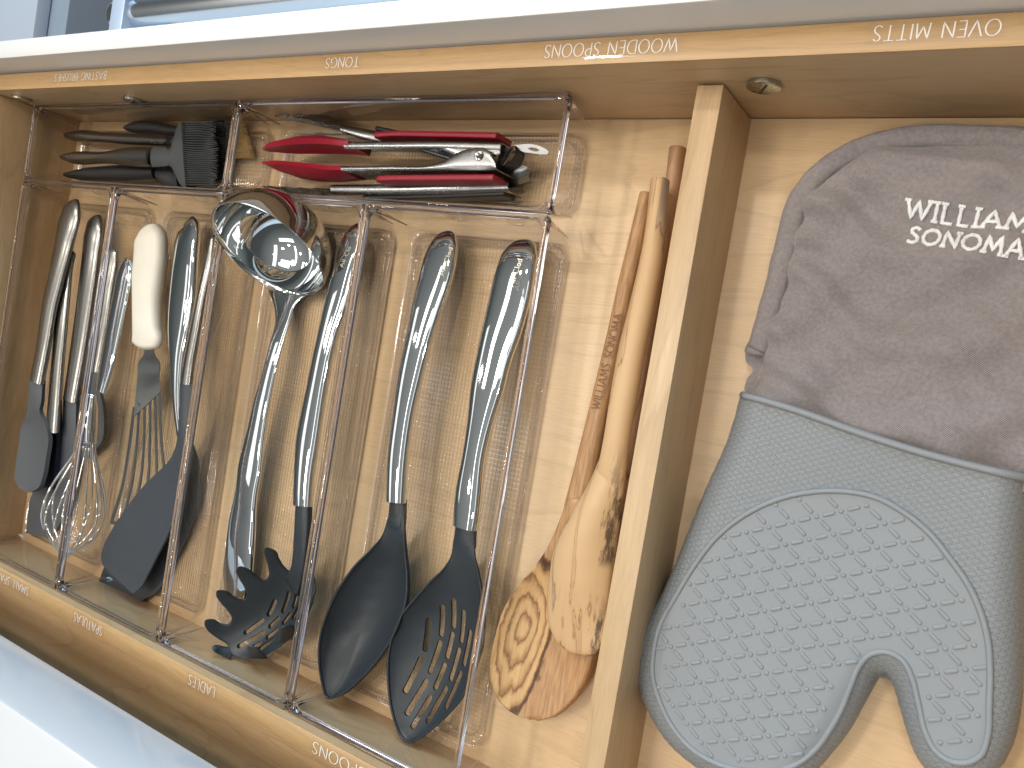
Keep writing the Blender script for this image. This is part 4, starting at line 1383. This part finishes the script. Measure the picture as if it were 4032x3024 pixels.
# ---- wooden spoons
def olive(name, centre, parent_loc, stretch, angle, freq, cream, amber, dark, bark, edge):
    """Olive wood cut through the heart: nested wavering rings, then plain outer wood behind a dark line."""
    m, n, l, b = new_mat(name)
    t = n.new('ShaderNodeTexCoord')
    mp = n.new('ShaderNodeMapping')
    mp.vector_type = 'TEXTURE'
    mp.inputs['Location'].default_value = tuple(np.array(centre) - np.array(parent_loc))
    mp.inputs['Rotation'].default_value = (0, 0, angle)
    mp.inputs['Scale'].default_value = (1.0, stretch, 2.5)
    l.new(t.outputs['Object'], mp.inputs['Vector'])
    nz = n.new('ShaderNodeTexNoise')
    nz.inputs['Scale'].default_value = 75
    nz.inputs['Detail'].default_value = 5
    nz.inputs['Roughness'].default_value = 0.62
    l.new(mp.outputs[0], nz.inputs['Vector'])
    ln_ = n.new('ShaderNodeVectorMath')
    ln_.operation = 'LENGTH'
    l.new(mp.outputs[0], ln_.inputs[0])
    ad = n.new('ShaderNodeMath')
    ad.operation = 'MULTIPLY_ADD'
    ad.inputs[1].default_value = .013
    l.new(nz.outputs['Fac'], ad.inputs[0])
    l.new(ln_.outputs['Value'], ad.inputs[2])
    fq = n.new('ShaderNodeMath')
    fq.operation = 'MULTIPLY'
    fq.inputs[1].default_value = freq
    l.new(ad.outputs[0], fq.inputs[0])
    fr = n.new('ShaderNodeMath')
    fr.operation = 'FRACT'
    l.new(fq.outputs[0], fr.inputs[0])
    rings = ramp(n, [(0, dark), (.07, amber), (.22, cream), (.55, cream), (.8, amber), (1, dark)])
    l.new(fr.outputs[0], rings.inputs[0])
    mp2 = n.new('ShaderNodeMapping')
    mp2.inputs['Scale'].default_value = (700, 60, 300)
    mp2.inputs['Rotation'].default_value = (0, 0, -angle)
    l.new(t.outputs['Object'], mp2.inputs['Vector'])
    n2 = n.new('ShaderNodeTexNoise')
    n2.inputs['Scale'].default_value = 1
    n2.inputs['Detail'].default_value = 4
    l.new(mp2.outputs[0], n2.inputs['Vector'])
    plain = ramp(n, [(.3, tuple(c * .72 for c in bark)), (.65, bark)])
    l.new(n2.outputs['Fac'], plain.inputs[0])
    zone = ramp(n, [(edge - .003, (0, 0, 0)), (edge + .0, (1, 1, 1))])
    zone.color_ramp.elements[0].position = max(0, (edge - .0012) * 10)
    zone.color_ramp.elements[1].position = edge * 10
    sc_ = n.new('ShaderNodeMath')
    sc_.operation = 'MULTIPLY'
    sc_.inputs[1].default_value = 10
    l.new(ad.outputs[0], sc_.inputs[0])
    l.new(sc_.outputs[0], zone.inputs[0])
    mx = n.new('ShaderNodeMix')
    mx.data_type = 'RGBA'
    l.new(zone.outputs[0], mx.inputs['Factor'])
    l.new(rings.outputs[0], mx.inputs['A'])
    l.new(plain.outputs[0], mx.inputs['B'])
    # dark heartline exactly at the boundary
    ed = ramp(n, [((edge - .0022) * 10, (1, 1, 1)), ((edge - .0006) * 10, (.16, .09, .05)), ((edge + .0004) * 10, (.22, .13, .08)), ((edge + .0014) * 10, (1, 1, 1))])
    l.new(sc_.outputs[0], ed.inputs[0])
    m2 = n.new('ShaderNodeMix')
    m2.data_type = 'RGBA'
    m2.blend_type = 'MULTIPLY'
    m2.inputs['Factor'].default_value = 1
    l.new(mx.outputs['Result'], m2.inputs['A'])
    l.new(ed.outputs[0], m2.inputs['B'])
    m3 = n.new('ShaderNodeMix')
    m3.data_type = 'RGBA'
    m3.blend_type = 'MULTIPLY'
    m3.inputs['Factor'].default_value = .35
    pr = ramp(n, [(.3, (.6, .55, .5)), (.6, (1, 1, 1))])
    l.new(n2.outputs['Fac'], pr.inputs[0])
    l.new(m2.outputs['Result'], m3.inputs['A'])
    l.new(pr.outputs[0], m3.inputs['B'])
    l.new(m3.outputs['Result'], b.inputs['Base Color'])
    b.inputs['Roughness'].default_value = .5
    bp = n.new('ShaderNodeBump')
    bp.inputs['Strength'].default_value = .25
    bp.inputs['Distance'].default_value = .0005
    l.new(n2.outputs['Fac'], bp.inputs['Height'])
    l.new(bp.outputs[0], b.inputs['Normal'])
    return m


def streaked(name, parent_loc, line_x, line_y, angle, cream, tan, grey, dark, smear=1.0):
    """Pale spalted wood: long drifting lines and a sooty smear along one flank."""
    m, n, l, b = new_mat(name)
    t = n.new('ShaderNodeTexCoord')
    mp = n.new('ShaderNodeMapping')
    mp.vector_type = 'TEXTURE'
    mp.inputs['Location'].default_value = (line_x - parent_loc[0], line_y - parent_loc[1], 0)
    mp.inputs['Rotation'].default_value = (0, 0, angle)
    l.new(t.outputs['Object'], mp.inputs['Vector'])
    st = n.new('ShaderNodeMapping')
    st.inputs['Scale'].default_value = (70, 4, 40)
    l.new(mp.outputs[0], st.inputs['Vector'])
    n1 = n.new('ShaderNodeTexNoise')
    n1.inputs['Scale'].default_value = .9
    n1.inputs['Detail'].default_value = 4
    n1.inputs['Distortion'].default_value = .5
    l.new(st.outputs[0], n1.inputs['Vector'])
    base = ramp(n, [(.30, tan), (.44, cream), (.56, cream), (.66, grey)])
    l.new(n1.outputs['Fac'], base.inputs[0])
    mu = n.new('ShaderNodeMath')
    mu.operation = 'MULTIPLY'
    mu.inputs[1].default_value = 5
    l.new(n1.outputs['Fac'], mu.inputs[0])
    fr = n.new('ShaderNodeMath')
    fr.operation = 'FRACT'
    l.new(mu.outputs[0], fr.inputs[0])
    lines = ramp(n, [(0, (.42, .30, .2)), (.05, (1, 1, 1)), (.95, (1, 1, 1)), (1, (.42, .30, .2))])
    l.new(fr.outputs[0], lines.inputs[0])
    mx = n.new('ShaderNodeMix')
    mx.data_type = 'RGBA'
    mx.blend_type = 'MULTIPLY'
    mx.inputs['Factor'].default_value = .75
    l.new(base.outputs[0], mx.inputs['A'])
    l.new(lines.outputs[0], mx.inputs['B'])
    # smear
    sp_ = n.new('ShaderNodeSeparateXYZ')
    l.new(mp.outputs[0], sp_.inputs[0])
    ab = n.new('ShaderNodeMath')
    ab.operation = 'ABSOLUTE'
    l.new(sp_.outputs['X'], ab.inputs[0])
    st2 = n.new('ShaderNodeMapping')
    st2.inputs['Scale'].default_value = (420, 75, 200)
    l.new(mp.outputs[0], st2.inputs['Vector'])
    n2 = n.new('ShaderNodeTexNoise')
    n2.inputs['Scale'].default_value = 1.0
    n2.inputs['Detail'].default_value = 6
    n2.inputs['Roughness'].default_value = .7
    l.new(st2.outputs[0], n2.inputs['Vector'])
    ma = n.new('ShaderNodeMath')
    ma.operation = 'MULTIPLY_ADD'
    ma.inputs[1].default_value = -.024 * smear
    l.new(n2.outputs['Fac'], ma.inputs[0])
    l.new(ab.outputs[0], ma.inputs[2])
    mk = n.new('ShaderNodeMapRange')
    mk.inputs['From Min'].default_value = -.0115 * smear
    mk.inputs['From Max'].default_value = -.0080 * smear
    mk.inputs['To Min'].default_value = 1
    mk.inputs['To Max'].default_value = 0
    l.new(ma.outputs[0], mk.inputs['Value'])
    # the smear breaks up along the length
    br = n.new('ShaderNodeTexNoise')
    br.noise_dimensions = '1D'
    br.inputs['Scale'].default_value = 22
    l.new(sp_.outputs['Y'], br.inputs['W'])
    bm_ = n.new('ShaderNodeMapRange')
    bm_.inputs['From Min'].default_value = .34
    bm_.inputs['From Max'].default_value = .50
    l.new(br.outputs['Fac'], bm_.inputs['Value'])
    mm = n.new('ShaderNodeMath')
    mm.operation = 'MULTIPLY'
    fade = n.new('ShaderNodeMapRange')
    fade.inputs['From Min'].default_value = .035
    fade.inputs['From Max'].default_value = .075
    fade.inputs['To Min'].default_value = 1
    fade.inputs['To Max'].default_value = 0
    l.new(sp_.outputs['Y'], fade.inputs['Value'])
    mf = n.new('ShaderNodeMath')
    mf.operation = 'MULTIPLY'
    l.new(bm_.outputs[0], mf.inputs[0])
    l.new(fade.outputs[0], mf.inputs[1])
    l.new(mk.outputs[0], mm.inputs[0])
    l.new(mf.outputs[0], mm.inputs[1])
    m2 = n.new('ShaderNodeMix')
    m2.data_type = 'RGBA'
    l.new(mm.outputs[0], m2.inputs['Factor'])
    l.new(mx.outputs['Result'], m2.inputs['A'])
    m2.inputs['B'].default_value = (*dark, 1)
    l.new(m2.outputs['Result'], b.inputs['Base Color'])
    b.inputs['Roughness'].default_value = .52
    bp = n.new('ShaderNodeBump')
    bp.inputs['Strength'].default_value = .2
    bp.inputs['Distance'].default_value = .0004
    l.new(n2.outputs['Fac'], bp.inputs['Height'])
    l.new(bp.outputs[0], b.inputs['Normal'])
    return m


# third spoon first: it lies lowest, along the divider
w3 = thing('dark_wooden_spoon', 'reddish brown wooden spoon wedged along the divider, longest of the three', 'wooden spoon', (0.38, 0.25, 0.001))
M['w3'] = streaked('reddish_olive_wood', (0.38, 0.25, 0.001), .366, .24, math.radians(-6), (.42, .24, .13), (.30, .15, .075), (.34, .19, .1), (.09, .045, .02), .6)
c, w = edges_path(zs(VI, [(580, 52), (562, 200), (530, 400), (500, 600), (468, 800), (440, 950)], [.013, .012]), zs(VI, [(622, 56), (606, 200), (574, 400), (544, 600), (512, 800), (484, 950)], [.013, .012]), 40)
put('handle', *sweep(c, w, np.interp(np.linspace(0, 1, 40), [0, 1], [.0068, .0058]), n=20, e=2, r0=.0012), 'w3', w3)
V, F, _ = shell(zs(VI, [(442, 940), (412, 1020), (388, 1110), (380, 1200), (392, 1290), (412, 1330)], .013), zs(VI, [(484, 940), (476, 1020), (462, 1110), (446, 1200), (432, 1290), (424, 1332)], .013), [0, .003, .005, .005, .003, 0], m=26, n=14, thick=.006)
put('bowl', V, F, 'w3', w3)

w1 = thing('olive_wood_spoon', 'olive wood spoon with ringed heartwood bowl and lettered handle', 'wooden spoon', (0.34, 0.22, 0.001))
oc = np.array(VI(182, 1370, .014))
M['w1'] = olive('ringed_olive_wood', oc, (0.34, 0.22, 0.001), 3.0, math.radians(-4), 190, (.60, .38, .17), (.45, .25, .095), (.20, .10, .04), (.50, .285, .13), .0275)
c, w = edges_path(zs(VI, [(500, 178), (471, 300), (442, 420), (402, 600), (361, 770), (321, 930), (292, 1040)], [.013, .016, .019, .021, .022, .023]), zs(VI, [(536, 180), (514, 300), (487, 420), (450, 600), (412, 770), (378, 930), (352, 1040)], [.013, .016, .019, .021, .022, .023]), 50)
hd = put('handle', *sweep(c, w, np.interp(np.linspace(0, 1, 50), [0, .6, 1], [.0060, .0070, .0060]), n=22, e=2.1, r0=.0012), 'w1', w1)
V, F, _ = shell(zs(VI, [(300, 1010), (262, 1110), (228, 1172), (180, 1232), (132, 1300), (105, 1380), (90, 1460), (97, 1530), (125, 1575), (165, 1602), (195, 1612)], [.027, .025, .022, .020, .019, .018]),
                zs(VI, [(356, 1010), (352, 1100), (356, 1170), (364, 1240), (370, 1320), (368, 1400), (354, 1470), (328, 1535), (290, 1580), (250, 1606), (215, 1614)], [.027, .025, .022, .020, .019, .018]), [-.004, -.002, .002, .005, .0065, .0065, .005, .003, .001], m=50, n=24, p=.9, thick=.0085)
put('bowl', V, F, 'w1', w1)
def on_w1(p, q):
    return p, q
a_, b_ = np.array(VI(386, 770, .0292)), np.array(VI(449, 510, .0272))
lo = etch(hd, 'WILLIAMS SONOMA', a_, b_, .0058, 'burnt', w=.055)

w2 = thing('spalted_wooden_spoon', 'pale streaked wooden spoon lying bowl down on top of the olive one', 'wooden spoon', (0.36, 0.22, 0.02))
lp_ = VI(402, 1180, .038)
l0_, l1_ = VI(430, 990, .037), VI(364, 1360, .037)
l_ang = math.atan2(-(l0_[0] - l1_[0]), l0_[1] - l1_[1])
M['w2'] = streaked('spalted_olive_wood', (0.36, 0.22, 0.02), lp_[0], lp_[1], l_ang, (.60, .40, .21), (.44, .26, .125), (.32, .25, .19), (.13, .085, .055), .85)
c, w = edges_path(zs(VI, [(530, 140), (512, 300), (472, 480), (442, 600), (424, 700), (400, 850), (384, 930), (370, 1000)], [.034, .036, .038, .040, .040, .038, .035]), zs(VI, [(576, 142), (562, 320), (532, 500), (510, 610), (491, 720), (466, 870), (458, 950), (450, 1010)], [.034, .036, .038, .040, .040, .038, .035]), 60)
put('handle', *sweep(c, w, np.interp(np.linspace(0, 1, 60), [0, .7, .9, 1], [.0072, .0078, .007, .005]), n=22, e=2.1, r0=.0012), 'w2', w2)
V, F, _ = shell(zs(VI, [(388, 900), (352, 980), (318, 1040), (286, 1100), (262, 1155), (250, 1230), (245, 1300), (254, 1368), (280, 1410), (312, 1432), (335, 1438)], [.036, .033, .030, .028, .027, .026]),
                zs(VI, [(460, 905), (456, 980), (448, 1040), (440, 1100), (432, 1160), (420, 1250), (410, 1320), (400, 1375), (386, 1418), (368, 1436), (350, 1440)], [.036, .033, .030, .028, .027, .026]), [-.006, -.009, -.012, -.013, -.013, -.011, -.008, -.004, -.001], m=50, n=26, p=.75, thick=.0055)
put('bowl', V, F, 'w2', w2)


# ================================================================== oven mitt
ZM = .014
def J2(pts, z=ZM):
    return np.array([VJ(u, v, z)[:2] for u, v in pts])
def K2(pts, z=ZM):
    return np.array([VK(u, v, z)[:2] for u, v in pts])


seam = spline(np.c_[J2([(430, 158), (520, 180), (640, 216), (900, 308), (1200, 402), (1420, 458), (1590, 497)], .030), np.zeros(7)], 40)[:, :2]
left_ = J2([(428, 165), (380, 330), (300, 510), (230, 680), (170, 830), (100, 980), (50, 1070), (25, 1170), (18, 1260), (40, 1370), (80, 1450), (140, 1540), (220, 1615), (320, 1680), (440, 1725), (560, 1735), (660, 1715), (740, 1660),
            (800, 1592), (870, 1500), (925, 1400), (975, 1310), (1004, 1266), (1030, 1305), (1060, 1395), (1090, 1500), (1130, 1600), (1180, 1665), (1260, 1715), (1350, 1725), (1430, 1695), (1490, 1630), (1530, 1540), (1556, 1420), (1566, 1250), (1572, 1000), (1580, 750), (1592, 510)])
left_s = spline(np.c_[left_, np.zeros(len(left_))], 190)[:, :2]
body_outline = np.vstack([left_s, seam[::-1]])


def body_z(P, d):
    n_ = np.sin(P[:, 0] * 61 + 1) * np.sin(P[:, 1] * 47) * .0007
    return ZM + (.0205 + n_) * dome(d, .017)


mitt = thing('oven_mitt', 'grey silicone oven mitt with a taupe canvas cuff and white embroidery', 'oven mitt', (0.52, 0.25, 0.0005))


def relief_mat(name, col):
    """Silicone moulded with a fine slanted lattice of tiny dashes."""
    m, n, l, b = new_mat(name)
    b.inputs['Base Color'].default_value = (*col, 1)
    b.inputs['Roughness'].default_value = .47
    t = n.new('ShaderNodeTexCoord')
    sp_ = n.new('ShaderNodeSeparateXYZ')
    l.new(t.outputs['Object'], sp_.inputs[0])
    a, c = np.array(LAT_A) * .26, np.array(LAT_B) * .26
    det = a[0] * c[1] - a[1] * c[0]
    inv = np.array([[c[1], -c[0]], [-a[1], a[0]]]) / det
    hs = []
    uv = []
    for r in inv:
        m1 = n.new('ShaderNodeMath'); m1.operation = 'MULTIPLY'; m1.inputs[1].default_value = float(r[0])
        m2 = n.new('ShaderNodeMath'); m2.operation = 'MULTIPLY_ADD'; m2.inputs[1].default_value = float(r[1])
        l.new(sp_.outputs['X'], m1.inputs[0]); l.new(sp_.outputs['Y'], m2.inputs[0]); l.new(m1.outputs[0], m2.inputs[2])
        pp = n.new('ShaderNodeMath'); pp.operation = 'PINGPONG'; pp.inputs[1].default_value = .5
        l.new(m2.outputs[0], pp.inputs[0])
        uv.append(pp.outputs[0])
    for i in (0, 1):
        mr_ = n.new('ShaderNodeMapRange')
        mr_.inputs['From Min'].default_value = .07; mr_.inputs['From Max'].default_value = .14
        mr_.inputs['To Min'].default_value = 1; mr_.inputs['To Max'].default_value = 0
        l.new(uv[i], mr_.inputs['Value'])
        gp = n.new('ShaderNodeMapRange')     # break each line into dashes
        gp.inputs['From Min'].default_value = .17; gp.inputs['From Max'].default_value = .23
        l.new(uv[1 - i], gp.inputs['Value'])
        mm = n.new('ShaderNodeMath'); mm.operation = 'MULTIPLY'
        l.new(mr_.outputs[0], mm.inputs[0]); l.new(gp.outputs[0], mm.inputs[1])
        hs.append(mm.outputs[0])
    mx = n.new('ShaderNodeMath'); mx.operation = 'MAXIMUM'
    l.new(hs[0], mx.inputs[0]); l.new(hs[1], mx.inputs[1])
    bp = n.new('ShaderNodeBump')
    bp.inputs['Strength'].default_value = 1.0
    bp.inputs['Distance'].default_value = .0008
    l.new(mx.outputs[0], bp.inputs['Height'])
    l.new(bp.outputs[0], b.inputs['Normal'])
    cx_ = n.new('ShaderNodeMix'); cx_.data_type = 'RGBA'
    cx_.inputs['A'].default_value = (*col, 1)
    cx_.inputs['B'].default_value = (*[c_ * 1.32 for c_ in col], 1)      # lighter crests of the relief
    l.new(mx.outputs[0], cx_.inputs['Factor'])
    l.new(cx_.outputs['Result'], b.inputs['Base Color'])
    return m


def canvas(name, col):
    m, n, l, b = new_mat(name)
    b.inputs['Roughness'].default_value = .85
    t = n.new('ShaderNodeTexCoord')
    mp = n.new('ShaderNodeMapping')
    mp.inputs['Rotation'].default_value = (0, 0, math.radians(-14))
    l.new(t.outputs['Object'], mp.inputs['Vector'])
    sp_ = n.new('ShaderNodeSeparateXYZ')
    l.new(mp.outputs[0], sp_.inputs[0])
    sn = []
    for ax, pitch in (('X', .00125), ('Y', .00105)):
        k = n.new('ShaderNodeMath'); k.operation = 'MULTIPLY'; k.inputs[1].default_value = 2 * math.pi / pitch
        l.new(sp_.outputs[ax], k.inputs[0])
        q = n.new('ShaderNodeMath'); q.operation = 'SINE'
        l.new(k.outputs[0], q.inputs[0])
        sn.append(q.outputs[0])
    pr = n.new('ShaderNodeMath'); pr.operation = 'MULTIPLY'
    l.new(sn[0], pr.inputs[0]); l.new(sn[1], pr.inputs[1])
    no = n.new('ShaderNodeTexNoise')
    no.inputs['Scale'].default_value = 500
    no.inputs['Detail'].default_value = 4
    l.new(t.outputs['Object'], no.inputs['Vector'])
    ad = n.new('ShaderNodeMath'); ad.operation = 'MULTIPLY_ADD'; ad.inputs[1].default_value = .5
    l.new(pr.outputs[0], ad.inputs[0]); l.new(no.outputs['Fac'], ad.inputs[2])
    rp = ramp(n, [(.15, tuple(c_ * .66 for c_ in col)), (.5, col), (.9, tuple(min(1, c_ * 1.35) for c_ in col))])
    l.new(ad.outputs[0], rp.inputs[0])
    l.new(rp.outputs[0], b.inputs['Base Color'])
    bp = n.new('ShaderNodeBump')
    bp.inputs['Strength'].default_value = .8
    bp.inputs['Distance'].default_value = .0004
    l.new(ad.outputs[0], bp.inputs['Height'])
    l.new(bp.outputs[0], b.inputs['Normal'])
    b.inputs['Sheen Weight'].default_value = .25
    b.inputs['Sheen Roughness'].default_value = .5
    return m


LAT_O = np.array(VJ(540, 690, .035)[:2])
LAT_A = np.array([.01165, .0059])
LAT_B = np.array([.0101, -.0071])
M['mitt'] = relief_mat('moulded_grey_silicone', (.235, .255, .27))
M['mitt_pad'] = pbr('smooth_grey_silicone', (.24, .262, .28), .5, bump=(900, .03), col_var=.03, var_scale=30)
M['canvas'] = canvas('taupe_canvas', (.27, .245, .248))

body = put('silicone_hand', *pillow(body_outline, left_s, body_z, .0022, zlow=lambda P, d: ZM - (ZM - .001) * dome(d, .012)), 'mitt', mitt)


def top_zs(Q):
    Q = np.asarray(Q, float)[:, :2]
    return body_z(Q, seg_dist(Q, left_s, closed=False)[0])


put('seam_bead', *sweep(np.c_[seam, top_zs(seam) + .0006], .0021, .0021, n=12, e=2), 'mitt_pad', body)
bead_px = [(75, 1200), (100, 1090), (170, 960), (250, 830), (320, 740), (400, 670), (520, 600), (640, 560), (760, 545), (880, 550), (980, 575), (1080, 630), (1180, 710), (1270, 820), (1340, 920), (1390, 1030), (1420, 1150), (1428, 1270), (1425, 1400), (1415, 1545),
           (1390, 1608), (1340, 1635), (1270, 1630), (1210, 1590), (1170, 1520), (1140, 1400), (1112, 1290), (1082, 1232), (1040, 1200), (990, 1190), (940, 1205), (900, 1250), (868, 1325), (830, 1420), (780, 1510), (720, 1592), (650, 1645), (560, 1672), (450, 1668), (330, 1638), (230, 1580), (150, 1490), (100, 1390), (72, 1290)]
bead = closed_spline(np.array([VJ(u, v, .0345)[:2] for u, v in bead_px]), 260)
put('palm_bead', *sweep(np.c_[bead, top_zs(bead) + .0004], .00165, .0016, n=10, e=2, closed=True), 'mitt_pad', body)
put('palm_pad', *pillow(bead, bead, lambda P, d: top_zs(P) + .0005, .004, top_only=True), 'mitt_pad', body)


def bar_mesh(name, half, wid, hgt):
    V, F = sweep(np.array([(-half, 0, 0), (0, 0, 0), (half, 0, 0)]), wid, hgt, n=10, e=3, r0=wid * 1.0, r1=wid * 1.0)
    me = bpy.data.meshes.new(name)
    me.from_pydata([tuple(v) for v in V], [], F)
    me.shade_smooth()
    me.materials.append(M['mitt_pad'])
    return me


bm_a = bar_mesh('grip_bar', .0034, .00112, .00062)
bm_b = bar_mesh('grip_bar', .0036, .00112, .00062)
dots = []
o_body = origin_of(body)
cand = []
for i in range(-26, 27):
    for j in range(-26, 27):
        base = LAT_O + LAT_A * i + LAT_B * j
        for kind_, off in ((0, .5 * LAT_A), (1, .5 * LAT_B), (2, 0 * LAT_A)):
            p = base + off
            if .40 < p[0] < .63 and 0 < p[1] < .30:
                cand.append((kind_, p[0], p[1]))
cand = np.array(cand)
cand = cand[inside(cand[:, 1:], bead)]
c_d = seg_dist(cand[:, 1:], bead)[0]
c_z = top_zs(cand[:, 1:]) + .0006
for (kind_, x, y), dd, z in zip(cand, c_d, c_z):
    if kind_ == 2:
        if dd > .0022:
            dots.append(sweep(np.array([(x - .0013, y, z), (x, y, z), (x + .0013, y, z)]), .0012, .00062, n=10, e=2.6, r0=.0009, r1=.0009))
        continue
    if dd < .0036:
        continue
    vec = LAT_A if kind_ == 0 else LAT_B
    ob = bpy.data.objects.new('grip_bar', bm_a if kind_ == 0 else bm_b)
    ob.location = (x - o_body[0], y - o_body[1], z - o_body[2])
    e2_ = top_zs([np.array([x, y]) + vec * .3, np.array([x, y]) - vec * .3])
    ob.rotation_euler = (0, -math.atan((e2_[0] - e2_[1]) / (np.linalg.norm(vec) * .6)), math.atan2(vec[1], vec[0]))
    ob.parent = body
    C.objects.link(ob)
tag(put('grip_dots', *join(dots), 'mitt_pad', body), kind='stuff')

# canvas cuff
cuff_edge = K2([(150, 1560), (196, 1555), (215, 1500), (250, 1455), (205, 1405), (200, 1365), (232, 1290), (262, 1190), (300, 1050), (330, 950), (350, 850), (385, 720), (412, 600), (452, 480), (505, 400), (595, 300), (705, 220), (850, 150), (1000, 106), (1150, 82), (1300, 74), (1500, 80), (1777, 92), (1900, 110)], .010)[1:]
cuff_s = spline(np.c_[cuff_edge, np.zeros(len(cuff_edge))], 110)[:, :2]
r_edge = np.array([cuff_s[-1] + [.012, -.012], [.6090, .40], [.6080, .30], [seam[-1][0], seam[-1][1] - .004]])
under = seam[::-1] + np.array([-.001, -.007])
cuff_outline = np.vstack([cuff_s, r_edge, under])


def cuff_z(P, d):
    x, y = P[:, 0], P[:, 1]
    nse = 2.3 * (.0011 * np.sin(38 * x + 150 * y + 2.0 * np.sin(52 * x)) * np.clip((y - .24) * 20, 0, 1) + .0009 * np.sin(120 * y - 60 * x + 1.3 * np.sin(70 * x + 1))
           + .0006 * np.sin(260 * y + 90 * x + 2 * np.sin(90 * x)))
    # gathers running in from the binding
    g = .0028 * np.exp(-np.abs(d - .017) / .012) * np.sin(330 * (y + .25 * x)) * (d > .009)
    return .010 + .0165 * dome(np.maximum(d - .0065, 0), .018) + (nse + g) * np.clip(d / .012, 0, 1) + .004 * np.exp(-((d) / .6) ** 2) * np.clip(1 - np.abs(y - .30) * 30, 0, 1)


cuff = put('canvas_cuff', *pillow(cuff_outline, cuff_s, cuff_z, .0020, zlow=lambda P, d: .010 - .0085 * dome(d, .010)), 'canvas', mitt)


def cuff_top(Q):
    return cuff_z(Q, seg_dist(Q, cuff_s, closed=False)[0])


bind_o = cuff_s[10:]
nrm2 = np.gradient(bind_o, axis=0)
nrm2 = np.c_[nrm2[:, 1], -nrm2[:, 0]]
nrm2 /= np.linalg.norm(nrm2, axis=1)[:, None]
if not inside(np.array([bind_o[60] + nrm2[60] * .004]), cuff_outline)[0]:
    nrm2 = -nrm2
rip = .0004 * np.sin(np.arange(len(bind_o)) * 1.1)
p1 = bind_o + nrm2 * .0030
p2 = bind_o + nrm2 * .0078
put('lower_binding', *sweep(np.c_[p1, np.full(len(p1), .0085) + rip], .0050, .0056, n=16, e=2.2, r0=.003, r1=.003), 'canvas', cuff)
put('upper_binding', *sweep(np.c_[p2, np.full(len(p2), .0195) + rip[::-1]], .0058, .0048, n=16, e=2.2, r0=.003, r1=.003), 'canvas', cuff)


def embroider(words, p, q, size, parent):
    """Satin-stitched serif capitals following the cuff."""
    p, q = np.array(p[:2]), np.array(q[:2])
    ex = (q - p)
    ln = np.linalg.norm(ex)
    ex /= ln
    ey = np.array([-ex[1], ex[0]])
    st, tot = text_strokes(words, .20)
    k = ln / tot
    geo = []
    for s in st:
        runs = [(s, .00098)]
        for (ax, ay), nb in ((s[0], s[1]), (s[-1], s[-2])):
            if (ay < .03 or ay > .97) and len(s) < 12 and abs(ay - nb[1]) > .2:
                runs.append(([(ax - .15, ay), (ax + .15, ay)], .0009))
        for r, w_ in runs:
            pts = spline(np.c_[np.array(r), np.zeros(len(r))], 10 if len(r) < 6 else 26)[:, :2] if len(r) > 7 else np.array([np.array(a) * (1 - t) + np.array(b) * t for a, b in zip(r[:-1], r[1:]) for t in np.linspace(0, 1, 7)])
            xy = p + np.outer(pts[:, 0] * k, ex) + np.outer(pts[:, 1] * size, ey)
            w3d = np.c_[xy, cuff_top(xy) + .0005]
            keep = [0] + [i for i in range(1, len(w3d)) if np.linalg.norm(w3d[i] - w3d[i - 1]) > 1e-6]
            w3d = w3d[keep]
            ww = w_ * (1 + .18 * np.sin(np.arange(len(w3d)) * 2.2))
            geo.append(sweep(w3d, ww, .0007, n=8, e=2.2))
    return put('embroidery', *join(geo), 'thread', parent)


embroider('WILLIAMS', VK(1098, 583, .026), VK(1900, 684, .026), .0090, cuff)
embroider('SONOMA', VK(1112, 728, .026), VK(1762, 824, .026), .0088, cuff)
